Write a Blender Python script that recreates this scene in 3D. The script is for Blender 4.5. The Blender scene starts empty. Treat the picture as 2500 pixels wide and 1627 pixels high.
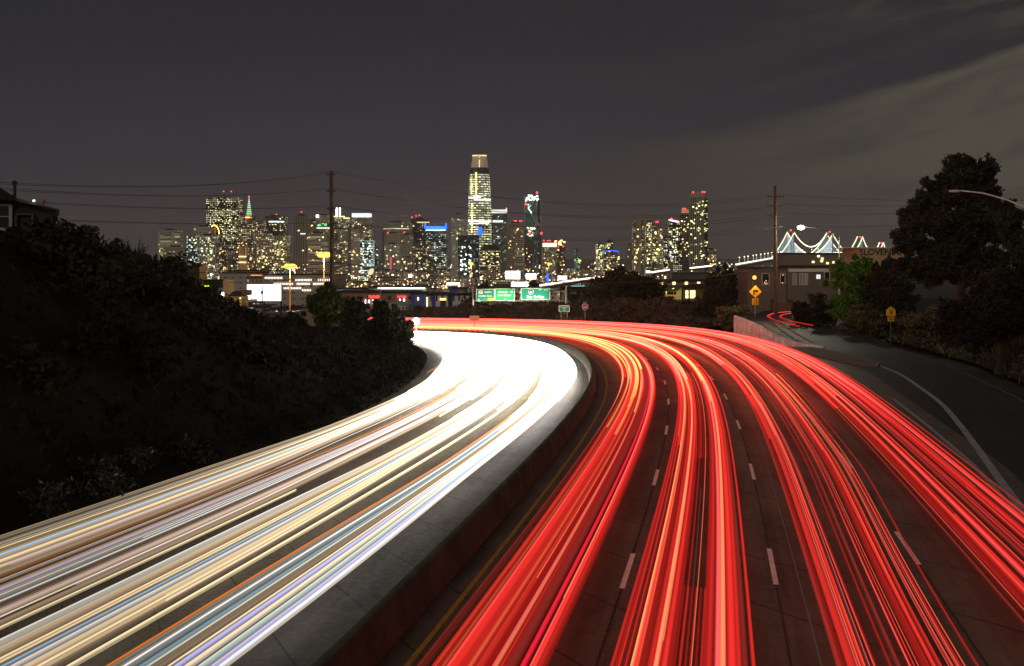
import bpy, math, random
import numpy as np
from mathutils import Vector, noise as mnoise
random.seed(7); RNG = np.random.default_rng(7)
S = bpy.context.scene; COL = S.collection
PI = math.pi
# ------------------------------------------------------------------ camera
HAZE = .00007
H, F, VH = 7.2, 2670.0, 640.0                 # eye height, focal length and horizon row in photo pixels (2500 wide)
cam = bpy.data.objects.new("camera", bpy.data.cameras.new("camera")); COL.objects.link(cam)
cam.location = (0, 0, H); cam.rotation_euler = (PI/2, 0, 0)
cam.data.lens = F/2500*36; cam.data.sensor_width = 36; cam.data.shift_y = -(813.5-VH)/2500
cam.data.clip_start = .1; cam.data.clip_end = 90000
S.camera = cam
# ------------------------------------------------------------------ world
W = bpy.data.worlds.new("World"); S.world = W; W.use_nodes = True
class NT:
    def __init__(s, t): s.t = t; s.n = t.nodes; s.l = t.links
    def new(s, k, **kw):
        x = s.n.new(k)
        for a, b in kw.items(): setattr(x, a, b)
        return x
    def put(s, sock, v):
        if isinstance(v, bpy.types.NodeSocket): s.l.new(v, sock)
        elif v is not None: sock.default_value = v
    def m(s, op, a, b=None, c=None, clamp=False):
        x = s.new('ShaderNodeMath', operation=op, use_clamp=clamp); s.put(x.inputs[0], a)
        if b is not None: s.put(x.inputs[1], b)
        if c is not None: s.put(x.inputs[2], c)
        return x.outputs[0]
    def step(s, v, a, b, o0=0., o1=1.):
        x = s.new('ShaderNodeMapRange', interpolation_type='SMOOTHSTEP'); s.put(x.inputs[0], v)
        for i, q in enumerate((a, b, o0, o1)): s.put(x.inputs[1+i], q)
        return x.outputs[0]
    def mix(s, f, a, b):
        x = s.new('ShaderNodeMix', data_type='RGBA'); s.put(x.inputs[0], f)
        for i, q in ((6, a), (7, b)):
            if isinstance(q, (tuple, list)): q = (*q[:3], 1)
            s.put(x.inputs[i], q)
        return x.outputs[2]
    def noise(s, vec, scale, detail=3, rough=.55, dist=0.):
        x = s.new('ShaderNodeTexNoise'); s.put(x.inputs['Vector'], vec)
        x.inputs['Scale'].default_value = scale; x.inputs['Detail'].default_value = detail
        x.inputs['Roughness'].default_value = rough; x.inputs['Distortion'].default_value = dist
        return x.outputs[0]
    def comb(s, x_, y_, z_=0.):
        x = s.new('ShaderNodeCombineXYZ')
        for i, q in enumerate((x_, y_, z_)): s.put(x.inputs[i], q)
        return x.outputs[0]
    def sep(s, v):
        x = s.new('ShaderNodeSeparateXYZ'); s.put(x.inputs[0], v); return x.outputs
w = NT(W.node_tree)
for n in list(w.n): w.n.remove(n)
g = w.sep(w.new('ShaderNodeTexCoord').outputs['Generated'])
yy = w.m('MAXIMUM', w.m('ABSOLUTE', g[1]), .08)
a_ = w.m('DIVIDE', g[0], yy); b_ = w.m('DIVIDE', g[2], yy)
base = w.mix(w.step(b_, -.01, .11), (.06, .048, .053), (.037, .034, .043)); base = w.mix(w.step(b_, .08, .26), base, (.0205, .021, .0262))
base = w.mix(w.step(a_, -.1, .3, 0., .25), base, (.03, .03, .03))
edge = w.m('ADD', w.m('ADD', .105, w.m('MULTIPLY', w.m('MULTIPLY', a_, a_), .36)), w.m('MULTIPLY', a_, .035))
streak = w.noise(w.comb(w.m('MULTIPLY', a_, 2.2), w.m('MULTIPLY', w.m('SUBTRACT', b_, edge), 15), 3.1), 1.6, 5, .6, .5)
fine = w.noise(w.comb(w.m('MULTIPLY', a_, 9), w.m('MULTIPLY', w.m('SUBTRACT', b_, w.m('MULTIPLY', a_, .2)), 34), 1), 1.1, 4, .6, .3)
d_ = w.m('SUBTRACT', edge, b_)
band = w.m('MULTIPLY', w.step(w.m('ADD', d_, w.m('MULTIPLY', w.m('SUBTRACT', fine, .5), .02)), -.003, .009), w.step(a_, -.03, .26))
hole = w.step(streak, .34, .6, .45, 1.)
low = w.step(b_, .0, .07, .6, 1.)
c1 = w.m('MULTIPLY', w.m('MULTIPLY', band, hole), low)
top = w.m('MULTIPLY', w.m('MULTIPLY', w.step(w.m('ADD', b_, w.m('MULTIPLY', a_, -.06)), .165, .215), w.step(a_, .12, .47)), w.step(fine, .35, .68))
c2 = w.m('MULTIPLY', w.step(streak, .45, .75), w.m('MULTIPLY', w.step(a_, -.25, .25), .22))
cov = w.m('MAXIMUM', w.m('MAXIMUM', c1, w.m('MULTIPLY', top, .7)), c2)
skyc = w.mix(w.m('MULTIPLY', cov, .92), base, w.mix(w.step(a_, .1, .5), (.056, .051, .041), (.1, .089, .064)))
pk = w.m('MULTIPLY', w.step(w.noise(w.comb(a_, b_, 4.), 9, 2), .52, .72), .22)
skyc = w.mix(w.m('MULTIPLY', pk, w.step(b_, .0, .15, 1., .2)), skyc, (.06, .04, .042))
below = w.step(g[2], -.03, 0.)
skyc = w.mix(below, (.012, .010, .009), skyc)
bg = w.new('ShaderNodeBackground'); w.put(bg.inputs[0], skyc); bg.inputs[1].default_value = .92
sk = w.new('ShaderNodeTexSky', sky_type='NISHITA'); sk.sun_disc = False
sk.sun_elevation = math.radians(-4); sk.sun_rotation = math.radians(250)
bg2 = w.new('ShaderNodeBackground'); w.put(bg2.inputs[0], sk.outputs[0]); bg2.inputs[1].default_value = .05
ad = w.new('ShaderNodeAddShader'); w.l.new(bg.outputs[0], ad.inputs[0]); w.l.new(bg2.outputs[0], ad.inputs[1])
wo = w.new('ShaderNodeOutputWorld'); w.l.new(ad.outputs[0], wo.inputs[0])
# ------------------------------------------------------------------ faint warm night glow of the city from behind-left (very weak sun)
sl = bpy.data.lights.new("sun", 'SUN'); sl.energy = .62; sl.angle = math.radians(25); sl.color = (1, .84, .66)
so = bpy.data.objects.new("sun", sl); COL.objects.link(so); so.rotation_euler = (math.radians(58), 0, math.radians(-34))
S.view_settings.view_transform = 'Standard'; S.view_settings.look = 'None'; S.view_settings.exposure = 0; S.view_settings.gamma = 1
S.render.engine = 'CYCLES'
cy = S.cycles; cy.max_bounces = 5; cy.volume_bounces = 0; cy.diffuse_bounces = 2; cy.glossy_bounces = 2; cy.transparent_max_bounces = 64
cy.sample_clamp_indirect = 6; cy.use_denoising = True; cy.caustics_reflective = False; cy.caustics_refractive = False
try: cy.denoiser = 'OPENIMAGEDENOISE'
except Exception: pass
# ------------------------------------------------------------------ materials
def mat(name, col, rough=.8, var=0., scale=1., spec=.3, metal=0., bump=0.):
    m = bpy.data.materials.new(name); m.use_nodes = True; t = NT(m.node_tree); b = t.n['Principled BSDF']
    c = (*col[:3], 1)
    if var:
        n = t.noise(t.new('ShaderNodeTexCoord').outputs['Object'], scale, 4)
        t.put(b.inputs['Base Color'], t.mix(t.step(n, .3, .7), [q*(1-var) for q in col[:3]], [min(1, q*(1+var)) for q in col[:3]]))
        if bump:
            bp = t.new('ShaderNodeBump'); bp.inputs['Strength'].default_value = bump; t.put(bp.inputs['Height'], n); t.l.new(bp.outputs[0], b.inputs['Normal'])
    else: b.inputs['Base Color'].default_value = c
    b.inputs['Roughness'].default_value = rough; b.inputs['Specular IOR Level'].default_value = spec; b.inputs['Metallic'].default_value = metal
    return m
def emit(name, col, s, sample=False):
    m = bpy.data.materials.new(name); m.use_nodes = True; t = NT(m.node_tree); t.n.clear()
    e = t.new('ShaderNodeEmission'); e.inputs[0].default_value = (*col[:3], 1); e.inputs[1].default_value = s
    o = t.new('ShaderNodeOutputMaterial'); t.l.new(e.outputs[0], o.inputs[0])
    if not sample: m.cycles.emission_sampling = 'NONE'
    return m
_fc = {}
def facade(wall, cw=6, ch=4.4, mu=.6, mv=.5, frac=.3, lit=(1, .75, .4), s=2., glass=(.02, .022, .025), band=0.):
    wall = tuple(min(.62, q*2.) for q in wall); s = s*.75
    if cw < 10 and ch < 10 and band < .5: cw, ch = cw*.82, ch*.85
    k = (wall, cw, ch, mu, mv, frac, lit, s, glass, band)
    if k in _fc: return _fc[k]
    m = bpy.data.materials.new("facade"); m.use_nodes = True; t = NT(m.node_tree); b = t.n['Principled BSDF']
    uv = t.sep(t.new('ShaderNodeTexCoord').outputs['UV']); ob = t.new('ShaderNodeObjectInfo').outputs['Random']
    U = t.m('DIVIDE', uv[0], cw); V = t.m('DIVIDE', uv[1], ch)
    wn = t.new('ShaderNodeTexWhiteNoise', noise_dimensions='4D')
    t.put(wn.inputs['Vector'], t.comb(t.m('FLOOR', U), t.m('FLOOR', V), 7.)); t.put(wn.inputs['W'], t.m('MULTIPLY', ob, 57.))
    r = wn.outputs['Value']; rc = t.sep(wn.outputs['Color'])
    fu, fv = t.m('FRACT', U), t.m('FRACT', V)
    ins = t.m('MULTIPLY', t.m('LESS_THAN', t.m('ABSOLUTE', t.m('SUBTRACT', fu, .5)), mu/2), t.m('LESS_THAN', t.m('ABSOLUTE', t.m('SUBTRACT', fv, .5)), mv/2))
    lown = t.noise(t.comb(t.m('MULTIPLY', U, .13), t.m('MULTIPLY', V, .3), t.m('MULTIPLY', ob, 40.)), 1., 1)
    fr = t.m('MULTIPLY', t.step(lown, .3, .65, .25, 1.8), frac)
    on = t.m('LESS_THAN', r, fr)
    if band:                                         # whole floors lit
        wb = t.new('ShaderNodeTexWhiteNoise', noise_dimensions='2D'); t.put(wb.inputs['Vector'], t.comb(t.m('FLOOR', V), t.m('MULTIPLY', ob, 91.)))
        on = t.m('MAXIMUM', on, t.m('MULTIPLY', t.m('LESS_THAN', wb.outputs['Value'], band), t.m('LESS_THAN', rc[2], .75)))
    t.put(b.inputs['Base Color'], t.mix(ins, wall, glass))
    b.inputs['Roughness'].default_value = .6; b.inputs['Specular IOR Level'].default_value = .2
    lc = t.mix(rc[0], lit, (min(1, lit[0]*1.0), min(1, lit[1]*1.15), min(1, lit[2]*1.7)))
    t.put(b.inputs['Emission Color'], lc)
    t.put(b.inputs['Emission Strength'], t.m('MULTIPLY', t.m('MULTIPLY', ins, on), t.m('MULTIPLY', t.m('ADD', t.m('POWER', rc[1], 2.), .15), s)))
    m.cycles.emission_sampling = 'NONE'; _fc[k] = m; return m
M = dict(
    pole=mat('weathered_wood', (.06, .042, .03), .9, .3, 3), metal=mat('galvanised', (.35, .35, .35), .5, .1, 5, .5, .6), dark=mat('dark_metal', (.03, .03, .03), .6),
    wire=mat('wire_black', (.012, .012, .012), .7), white=mat('white_paint', (.85, .84, .78), .6, .12, 4), yellow=mat('yellow_paint', (.4, .23, .02), .6, .15, 4),
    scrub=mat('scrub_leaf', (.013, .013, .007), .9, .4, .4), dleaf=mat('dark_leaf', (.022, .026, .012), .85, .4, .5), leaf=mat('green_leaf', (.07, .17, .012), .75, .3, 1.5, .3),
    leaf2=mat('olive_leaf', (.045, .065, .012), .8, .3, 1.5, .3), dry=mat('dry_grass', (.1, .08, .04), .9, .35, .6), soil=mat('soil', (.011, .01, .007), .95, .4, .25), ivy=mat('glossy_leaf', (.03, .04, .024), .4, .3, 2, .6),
    bark=mat('bark', (.04, .03, .022), .9, .3, 4), roofd=mat('tar_roof', (.025, .023, .022), .9), tan=mat('tan_stucco', (.33, .27, .19), .85, .08, 2),
    brown=mat('brown_siding', (.2, .155, .12), .85, .1, .8), stucco=mat('grey_stucco', (.115, .095, .08), .85, .08, 1), trim=mat('white_trim', (.5, .48, .44), .7), glassd=mat('dark_glass', (.02, .022, .026), .1, spec=.8),
    sgreen=mat('sign_green', (0, .25, .135), .45, spec=.4), sgreen2=mat('sign_green_bright', (0, .4, .07), .45), syel=mat('sign_yellow', (.85, .5, .02), .45), black=mat('black_paint', (.01, .01, .01), .5),
    sred=mat('sign_red', (.5, .02, .02), .5), sblue=mat('sign_blue', (.03, .08, .35), .5),
)
RED = emit('beacon_red', (1, .04, .05), 6); WARM = emit('window_warm', (1, .66, .26), 2.6); COOL = emit('window_cool', (.75, 1, .8), 2.2); LEM = emit('window_lemon', (1, .85, .33), 2.6)
WHT = emit('panel_white', (.95, .97, 1), 3.2); ORA = emit('sodium', (1, .42, .08), 9); BLU = emit('blue_light', (.02, .12, 1), 2.5); TEAL = emit('teal_light', (.25, .9, .7), 1.2); GRN = emit('green_light', (.02, .8, .3), 3)
PNK = emit('pink_light', (1, .5, .6), 1.0)
# ------------------------------------------------------------------ geometry helpers
def link(o, parent=None):
    COL.objects.link(o)
    if parent: o.parent = parent
    return o
def mesh(name, V, Fc, m=None, smooth=False, uv=None, col=None):
    me = bpy.data.meshes.new(name); V = np.asarray(V, np.float32)
    Fa = Fc if isinstance(Fc, np.ndarray) else None
    if Fa is None: me.from_pydata([tuple(map(float, v)) for v in V], [], [list(f) for f in Fc])
    else:
        k = Fa.shape[1]; me.vertices.add(len(V)); me.vertices.foreach_set('co', V.ravel())
        me.loops.add(Fa.size); me.loops.foreach_set('vertex_index', Fa.ravel().astype(np.int32))
        me.polygons.add(len(Fa)); me.polygons.foreach_set('loop_start', np.arange(0, Fa.size, k, dtype=np.int32)); me.polygons.foreach_set('loop_total', np.full(len(Fa), k, np.int32))
        me.update(calc_edges=True)
    if uv is not None:
        l = me.uv_layers.new(name='UVMap'); l.data.foreach_set('uv', np.asarray(uv, np.float32).ravel())
    if col is not None:
        c = me.color_attributes.new('glow', 'FLOAT_COLOR', 'POINT'); c.data.foreach_set('color', np.asarray(col, np.float32).ravel())
    if smooth: me.polygons.foreach_set('use_smooth', np.ones(len(me.polygons), bool))
    if m: me.materials.append(m)
    me.validate(); return me
def ob(name, me, parent=None, loc=None):
    o = bpy.data.objects.new(name, me); link(o, parent)
    if loc is not None: o.location = loc
    return o
def tag(o, label, cat, group=None):
    o['label'] = label; o['category'] = cat
    if group: o['group'] = group
    return o
def struct(o, k='structure'): o['kind'] = k; return o
def thing(name, label, cat, loc=(0, 0, 0), group=None):
    o = bpy.data.objects.new(name, None); link(o); o.location = loc; o.empty_display_size = .5; return tag(o, label, cat, group)
class MB:
    def __init__(s): s.v = []; s.f = []; s.u = []
    def poly(s, pts, uv=None):
        i = len(s.v); s.v += [tuple(p) for p in pts]; s.f.append(list(range(i, i+len(pts)))); s.u += list(uv) if uv else [(0, 0)]*len(pts)
    def box(s, x0, x1, y0, y1, z0, z1, top=1.):
        cx, cy_ = (x0+x1)/2, (y0+y1)/2
        B = [(x0, y0), (x1, y0), (x1, y1), (x0, y1)]; T = [(cx+(x-cx)*top, cy_+(y-cy_)*top) for x, y in B]; per = 0
        for k in range(4):
            a, b = B[k], B[(k+1) % 4]; ta, tb = T[k], T[(k+1) % 4]; L = math.hypot(b[0]-a[0], b[1]-a[1])
            s.poly([(*a, z0), (*b, z0), (*tb, z1), (*ta, z1)], [(per, 0), (per+L, 0), (per+L, z1-z0), (per, z1-z0)]); per += L
        s.poly([(*p, z1) for p in T]); s.poly([(*p, z0) for p in reversed(B)]); return s
    def prism(s, P, y0, y1):          # outline in (x,z), extruded along y, P counter-clockwise seen from the camera
        n = len(P); s.poly([(x, y0, z) for x, z in P], [(x, z) for x, z in P]); s.poly([(x, y1, z) for x, z in reversed(P)])
        for k in range(n):
            a, b = P[k], P[(k+1) % n]; s.poly([(b[0], y0, b[1]), (a[0], y0, a[1]), (a[0], y1, a[1]), (b[0], y1, b[1])])
        return s
    def tube(s, p, q, r0, r1=None, n=8, cap=True):
        r1 = r0 if r1 is None else r1; p, q = Vector(p), Vector(q); d = (q-p).normalized(); a = d.orthogonal().normalized(); b = d.cross(a)
        A = [p+(a*math.cos(2*PI*k/n)+b*math.sin(2*PI*k/n))*r0 for k in range(n)]; Bq = [q+(a*math.cos(2*PI*k/n)+b*math.sin(2*PI*k/n))*r1 for k in range(n)]
        for k in range(n): s.poly([A[k], A[(k+1) % n], Bq[(k+1) % n], Bq[k]])
        if cap: s.poly(list(reversed(A))); s.poly(Bq)
        return s
    def path(s, pts, r, n=6, r1=None):
        r1 = r if r1 is None else r1; m_ = len(pts)-1
        for k in range(m_): s.tube(pts[k], pts[k+1], r+(r1-r)*k/m_, r+(r1-r)*(k+1)/m_, n)
        return s
    def ball(s, c, r, n=8, sc=(1, 1, 1)):
        for i in range(n//2):
            for j in range(n):
                q = []
                for (a, b) in ((i, j), (i+1, j), (i+1, j+1), (i, j+1)):
                    th = PI*a/(n//2); ph = 2*PI*b/n; q.append((c[0]+r*sc[0]*math.sin(th)*math.cos(ph), c[1]+r*sc[1]*math.sin(th)*math.sin(ph), c[2]+r*sc[2]*math.cos(th)))
                s.poly(q)
        return s
    def me(s, name, m=None, smooth=False): return mesh(name, s.v, s.f, m, smooth, uv=s.u)
    def ob(s, name, m, parent=None, smooth=False): return ob(name, s.me(name, m, smooth), parent)
def X(u, y): return (u-1250)*y/F
def Z(v, y): return H+(VH-v)*y/F
SL = 60/F
def zr(y): return -SL*y
# ------------------------------------------------------------------ road curves in plan (polar about a pivot inside the bend)
PV = (-40., 100.)
def pol(p):          # smooth curve: start x, y, heading, then log curvature every 30 m
    s_ = np.linspace(0, 300, 601); k = np.exp(np.interp(s_, np.linspace(0, 300, 11), p[3:])); h = p[2]+np.concatenate([[0], np.cumsum((k[1:]+k[:-1])/4)])
    x = p[0]+np.concatenate([[0], np.cumsum(np.cos(h[:-1])/2)]); y = p[1]+np.concatenate([[0], np.cumsum(np.sin(h[:-1])/2)])
    th = np.degrees(np.unwrap(np.arctan2(y-PV[1], x-PV[0]))); r = np.hypot(x-PV[0], y-PV[1]); e = int(np.argmax(th)) if th.max() < 96 else len(th)
    t = np.arange(-84, 96.1, .25); return np.stack([t, np.interp(t, th[:e], r[:e])], 1)
cWL = pol([-25.0096, -18.8463, 1.3285, -9.0, -7.9423, -5.7838, -5.3913, -5.5359, -4.5147, -3.05, -3.5, -3.9, -3.9, -3.9])
cWR = pol([-12.0693, -17.7777, 1.3728, -9.0, -8.8222, -6.7041, -5.4473, -5.7731, -4.387, -3.1607, -4.6735, -5.8803, -6.9028, -7.8435])
cB = pol([-10.3614, -19.5336, 1.3837, -9.0, -8.3911, -7.0271, -5.7822, -5.6574, -4.8957, -3.1392, -4.2912, -5.2528, -6.0693, -6.821])
cL1 = pol([-6.5573, -20.2103, 1.3703, -9.0, -8.1748, -7.0029, -6.2079, -5.8583, -4.835, -3.723, -3.8958, -4.4104, -4.8554, -5.2668])
cL2 = pol([-3.0428, -21.478, 1.3719, -9.0, -8.278, -7.2073, -6.2477, -6.086, -5.3182, -3.8813, -3.9702, -4.2293, -4.435, -4.6253])
cL3 = pol([0.3373, -21.6124, 1.3648, -9.0, -8.4031, -7.6116, -6.8368, -6.2309, -5.3391, -4.2693, -4.0766, -4.2061, -4.3426, -4.4688])
cE = pol([4.1935, -19.4072, 1.3541, -9.0, -8.7713, -7.9491, -6.7848, -6.047, -5.7294, -4.9367, -4.0954, -4.076, -4.4742, -4.8683])
def R_(c, th): return np.interp(th, c[:, 0], c[:, 1])
def lat(cs, q, th):                # cs = list of curves at lateral 0,1,2...; q lateral coordinate
    q = np.asarray(q); rs = [R_(c, th) for c in cs]; i = np.clip(np.floor(q).astype(int), 0, len(cs)-2); rs = np.array(rs)
    lo = np.choose(i, rs) if np.ndim(i) else rs[i]; hi = np.choose(i+1, rs) if np.ndim(i) else rs[i+1]
    return lo+(hi-lo)*(q-i)
RC = [cB, cL1, cL2, cL3, cE]; LC = [cWL, cWR]
def P3(th, r, h=0.):
    t = np.radians(th); x = PV[0]+r*np.cos(t); y = PV[1]+r*np.sin(t); return np.stack([x, y, -SL*y+h+0*x], -1)
def grid(name, A, m, uv=None, smooth=True):     # A: (n,k,3)
    n, k = A.shape[:2]; i = np.arange(n-1)[:, None]*k+np.arange(k-1)[None]; Fq = np.stack([i, i+1, i+k+1, i+k], -1).reshape(-1, 4)
    u = None
    if uv is not None: u = uv.reshape(-1, 2)[Fq.ravel()]
    return mesh(name, A.reshape(-1, 3), Fq, m, smooth, uv=u)
# ------------------------------------------------------------------ ground sheet
def sstep(x, a, b): t = np.clip((x-a)/(b-a), 0, 1); return t*t*(3-2*t)
ys = np.concatenate([np.arange(-120, 260, 10), np.arange(260, 900, 20), np.geomspace(900, 70000, 26)])
xs = np.concatenate([-np.geomspace(300, 60000, 22)[::-1], np.arange(-280, 281, 20), np.geomspace(300, 60000, 22)])
GX, GY = np.meshgrid(xs, ys); GZ = np.where(GY > -20, -SL*np.clip(GY, -20, 245)-.45, SL*20-.45); GZ = GZ+(-45-GZ)*sstep(GY, 250, 760)
o = ob('ground', grid('ground', np.stack([GX, GY, GZ], -1), mat('ground_dark', (.03, .026, .02), .95, .4, .01))); struct(o)
# ------------------------------------------------------------------ road material: concrete slabs with joints, tyre wear and stains
def road_mat(name, c0, c1, lanes=True):
    m = bpy.data.materials.new(name); m.use_nodes = True; t = NT(m.node_tree); b = t.n['Principled BSDF']
    uv = t.sep(t.new('ShaderNodeTexCoord').outputs['UV']); obc = t.new('ShaderNodeTexCoord').outputs['Object']
    s, q = uv[0], uv[1]
    lane = t.m('FRACT', q); cell = t.new('ShaderNodeTexWhiteNoise', noise_dimensions='2D')
    jx = t.m('DIVIDE', s, 4.57); t.put(cell.inputs['Vector'], t.comb(t.m('FLOOR', jx), t.m('FLOOR', q)))
    n1 = t.noise(obc, .35, 5, .6); n2 = t.noise(obc, 6, 4, .7); n3 = t.noise(t.comb(t.m('MULTIPLY', s, .15), t.m('MULTIPLY', q, 9)), 1.2, 4, .6)
    c = t.mix(t.step(t.m('ADD', t.m('MULTIPLY', n1, .6), t.m('ADD', t.m('MULTIPLY', n2, .2), t.m('MULTIPLY', n3, .3))), .4, .72), c0, c1)
    c = t.mix(t.m('MULTIPLY', cell.outputs['Value'], .3), c, [x*.55 for x in c0])
    wear = t.step(t.m('ABSOLUTE', t.m('SUBTRACT', t.m('ABSOLUTE', t.m('SUBTRACT', lane, .5)), .22)), .0, .11, .35, 0.)
    c = t.mix(t.m('MULTIPLY', wear, t.step(n3, .3, .7)), c, [x*.4 for x in c0])
    if lanes:
        wob = t.m('MULTIPLY', t.m('SUBTRACT', n2, .5), .02)
        e1 = t.m('LESS_THAN', t.m('ABSOLUTE', t.m('SUBTRACT', t.m('FRACT', t.m('ADD', jx, wob)), .5)), .011)
        e2 = t.m('LESS_THAN', t.m('ABSOLUTE', t.m('SUBTRACT', t.m('FRACT', t.m('ADD', t.m('ADD', q, .5), wob)), .5)), .008)
        crk = t.m('LESS_THAN', t.m('ABSOLUTE', t.m('SUBTRACT', t.noise(t.comb(t.m('MULTIPLY', s, .05), q), 1.1, 3, .5), .5)), .0022)
        grit = t.step(t.noise(obc, 22, 3, .8), .58, .72, 0., .6); c = t.mix(grit, c, [x*1.7 for x in c1]); stain = t.step(t.noise(t.comb(t.m('MULTIPLY', s, .05), t.m('MULTIPLY', q, 2.2), 9.), 1.5, 4, .6), .5, .68, 0., .55); c = t.mix(stain, c, [x*.4 for x in c0]); j = t.m('MAXIMUM', t.m('MAXIMUM', e1, e2), t.m('MULTIPLY', crk, .3)); c = t.mix(t.m('MULTIPLY', j, .75), c, (.006, .005, .004))
    t.put(b.inputs['Base Color'], c); b.inputs['Specular IOR Level'].default_value = .35
    t.put(b.inputs['Roughness'], t.step(n2, .3, .7, .5, .8))
    bp = t.new('ShaderNodeBump'); bp.inputs['Strength'].default_value = .6; bp.inputs['Distance'].default_value = .03; t.put(bp.inputs['Height'], t.noise(obc, 14, 5, .85)); t.l.new(bp.outputs[0], b.inputs['Normal'])
    return m
CONC = road_mat('concrete_pavement', (.1, .088, .068), (.17, .155, .125)); CONC2 = road_mat('worn_concrete', (.06, .056, .048), (.13, .122, .105)); ASPH = road_mat('asphalt', (.02, .022, .027), (.042, .044, .05), True)
TH = np.arange(-80, 92.1, .75)
refp = P3(TH, R_(cL2, TH)); SS = np.concatenate([[0], np.cumsum(np.linalg.norm(np.diff(refp, axis=0), axis=1))])
def strip(name, cs, qs, m, h=0., off=0.):
    A = np.stack([P3(TH, lat(cs, np.full(TH.shape, q), TH), h) for q in qs], 1)
    uv = np.stack(np.broadcast_arrays(SS[:, None], (np.array(qs)+off)[None]), -1); return grid(name, A, m, uv)
def sh(c, d): c = c.copy(); c[:, 1] += d; return c
o = struct(ob('freeway_northbound', strip('freeway_northbound', RC+[sh(cE, 3.4)], [0, .15, .5, 1, 1.5, 2, 2.5, 3, 3.5, 4, 4.5, 5], CONC)))
LCW = [sh(cWL, -2.2), cWL]; LR = [sh(cWL, -2.2), cB]
o = struct(ob('freeway_southbound', strip('freeway_southbound', [sh(cWL, -2.2), cB], list(np.linspace(0, .985, 13)), CONC2)))
# UV lanes for the left carriageway: rescale so that a lane is one unit
uvl = o.data.uv_layers[0].data; buf = np.zeros(len(uvl)*2, np.float32); uvl.foreach_get('uv', buf); buf = buf.reshape(-1, 2); buf[:, 1] = buf[:, 1]*4.2; uvl.foreach_set('uv', buf.ravel())
# ------------------------------------------------------------------ median barrier (jersey profile along cB)
prof = [(-.28, 0), (-.28, .07), (-.17, .28), (-.1, .76), (-.07, .82), (.07, .82), (.1, .76), (.17, .28), (.28, .07), (.28, 0)]
def normals(P): d = np.gradient(P[:, :2], axis=0); d /= np.linalg.norm(d, axis=1)[:, None]; return np.stack([d[:, 1], -d[:, 0]], 1)
def sweep(name, P, prof, m, scale=None, close=False):
    N = normals(P); A = np.zeros((len(P), len(prof), 3))
    for k, (a, b) in enumerate(prof): A[:, k, :2] = P[:, :2]+N*a; A[:, k, 2] = P[:, 2]+b
    if close: A = np.concatenate([A, A[:, :1]], 1)
    return grid(name, A, m, np.stack(np.broadcast_arrays(np.arange(len(P))[:, None]*1., np.arange(A.shape[1])[None]*1.), -1), smooth=False)
def conc_mat():
    m = bpy.data.materials.new('stained_concrete'); m.use_nodes = True; t = NT(m.node_tree); b = t.n['Principled BSDF']; oc = t.new('ShaderNodeTexCoord').outputs['Object']; p = t.sep(oc)
    n = t.noise(t.comb(t.m('MULTIPLY', p[0], 1.), t.m('MULTIPLY', p[1], 1.), t.m('MULTIPLY', p[2], 1.5)), .7, 5, .7); n2 = t.noise(oc, 9, 4, .7)
    c = t.mix(t.step(n, .35, .65), (.05, .046, .037), (.12, .108, .085)); c = t.mix(t.step(n2, .55, .75, 0., .5), c, (.05, .042, .032))
    t.put(b.inputs['Base Color'], c); b.inputs['Roughness'].default_value = .85; return m
SCON = conc_mat()
thb = np.arange(-80, 76, .75); o = tag(ob('concrete_barrier', sweep('concrete_barrier', P3(thb, R_(cB, thb)), prof, SCON)), 'long curved concrete median barrier dividing the white-light lanes from the red-light lanes', 'barrier')
# ------------------------------------------------------------------ lane markings
def marking(cs, q, s0, s1, wd, m, name='lane_marking', h=.006, n=None):
    tt = np.interp(np.linspace(s0, s1, n or max(3, int((s1-s0)/2)+2)), SS, TH); P = P3(tt, lat(cs, np.full(tt.shape, float(q)), tt), h); Nn = normals(P)
    A = np.stack([np.concatenate([P[:, :2]+Nn*a, P[:, 2:]], 1) for a in (-wd/2, wd/2)], 1); B2 = A.copy(); B2[:, :, 2] -= .004
    return struct(ob(name, grid(name, A, m, smooth=False)))
def s_of(y, c=None):      # station of reference line L2 at forward distance y (near part)
    i = np.argmin(np.abs(refp[:60+60, 1]-y)); return np.interp(y, refp[:150, 1], SS[:150])
for q, y0 in ((1, 26.06), (2, 26.4), (3, 28.3)):
    c = RC[q]; pts = P3(TH, R_(c, TH)); i = np.argmax(pts[:, 1] > y0); st = SS[i-1]+(SS[i]-SS[i-1])*(y0-pts[i-1, 1])/(pts[i, 1]-pts[i-1, 1])
    for k in range(-1, 14): marking(RC, q, st+14.63*k, st+14.63*k+3.7, .13, M['white'])
marking(RC, .2, 8, 250, .12, M['yellow'], 'edge_line')
# rumble / shoulder dirt strip beside the barrier
# ------------------------------------------------------------------ ramp, gore, retaining wall, side street
rr = np.array([(11, -8), (14.5, 5), (21.5, 30), (27, 50), (33, 69.2), (41, 102.8), (45.4, 130), (48, 155), (49, 163)], float)
rl = np.array([(8.5, -8), (11.2, 5), (16.4, 31), (19.8, 44), (25.4, 70), (29.6, 90), (32.1, 110), (33.8, 130), (34.6, 150), (34.8, 163)], float)
tt = np.linspace(-8, 163, 80)
def rise(y): return 2.1*sstep(y, 128, 158)
A = np.zeros((80, 9, 3))
for j in range(9):
    f = j/8; x = np.interp(tt, rl[:, 1], rl[:, 0])*(1-f)+np.interp(tt, rr[:, 1], rr[:, 0])*f; A[:, j] = np.stack([x, tt, -SL*tt+rise(tt)+.004], 1)
uvr = np.stack(np.broadcast_arrays(tt[:, None]*1., np.linspace(0, 2, 9)[None]), -1)
struct(ob('ramp_road', grid('ramp_road', A, ASPH, uvr)))
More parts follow.
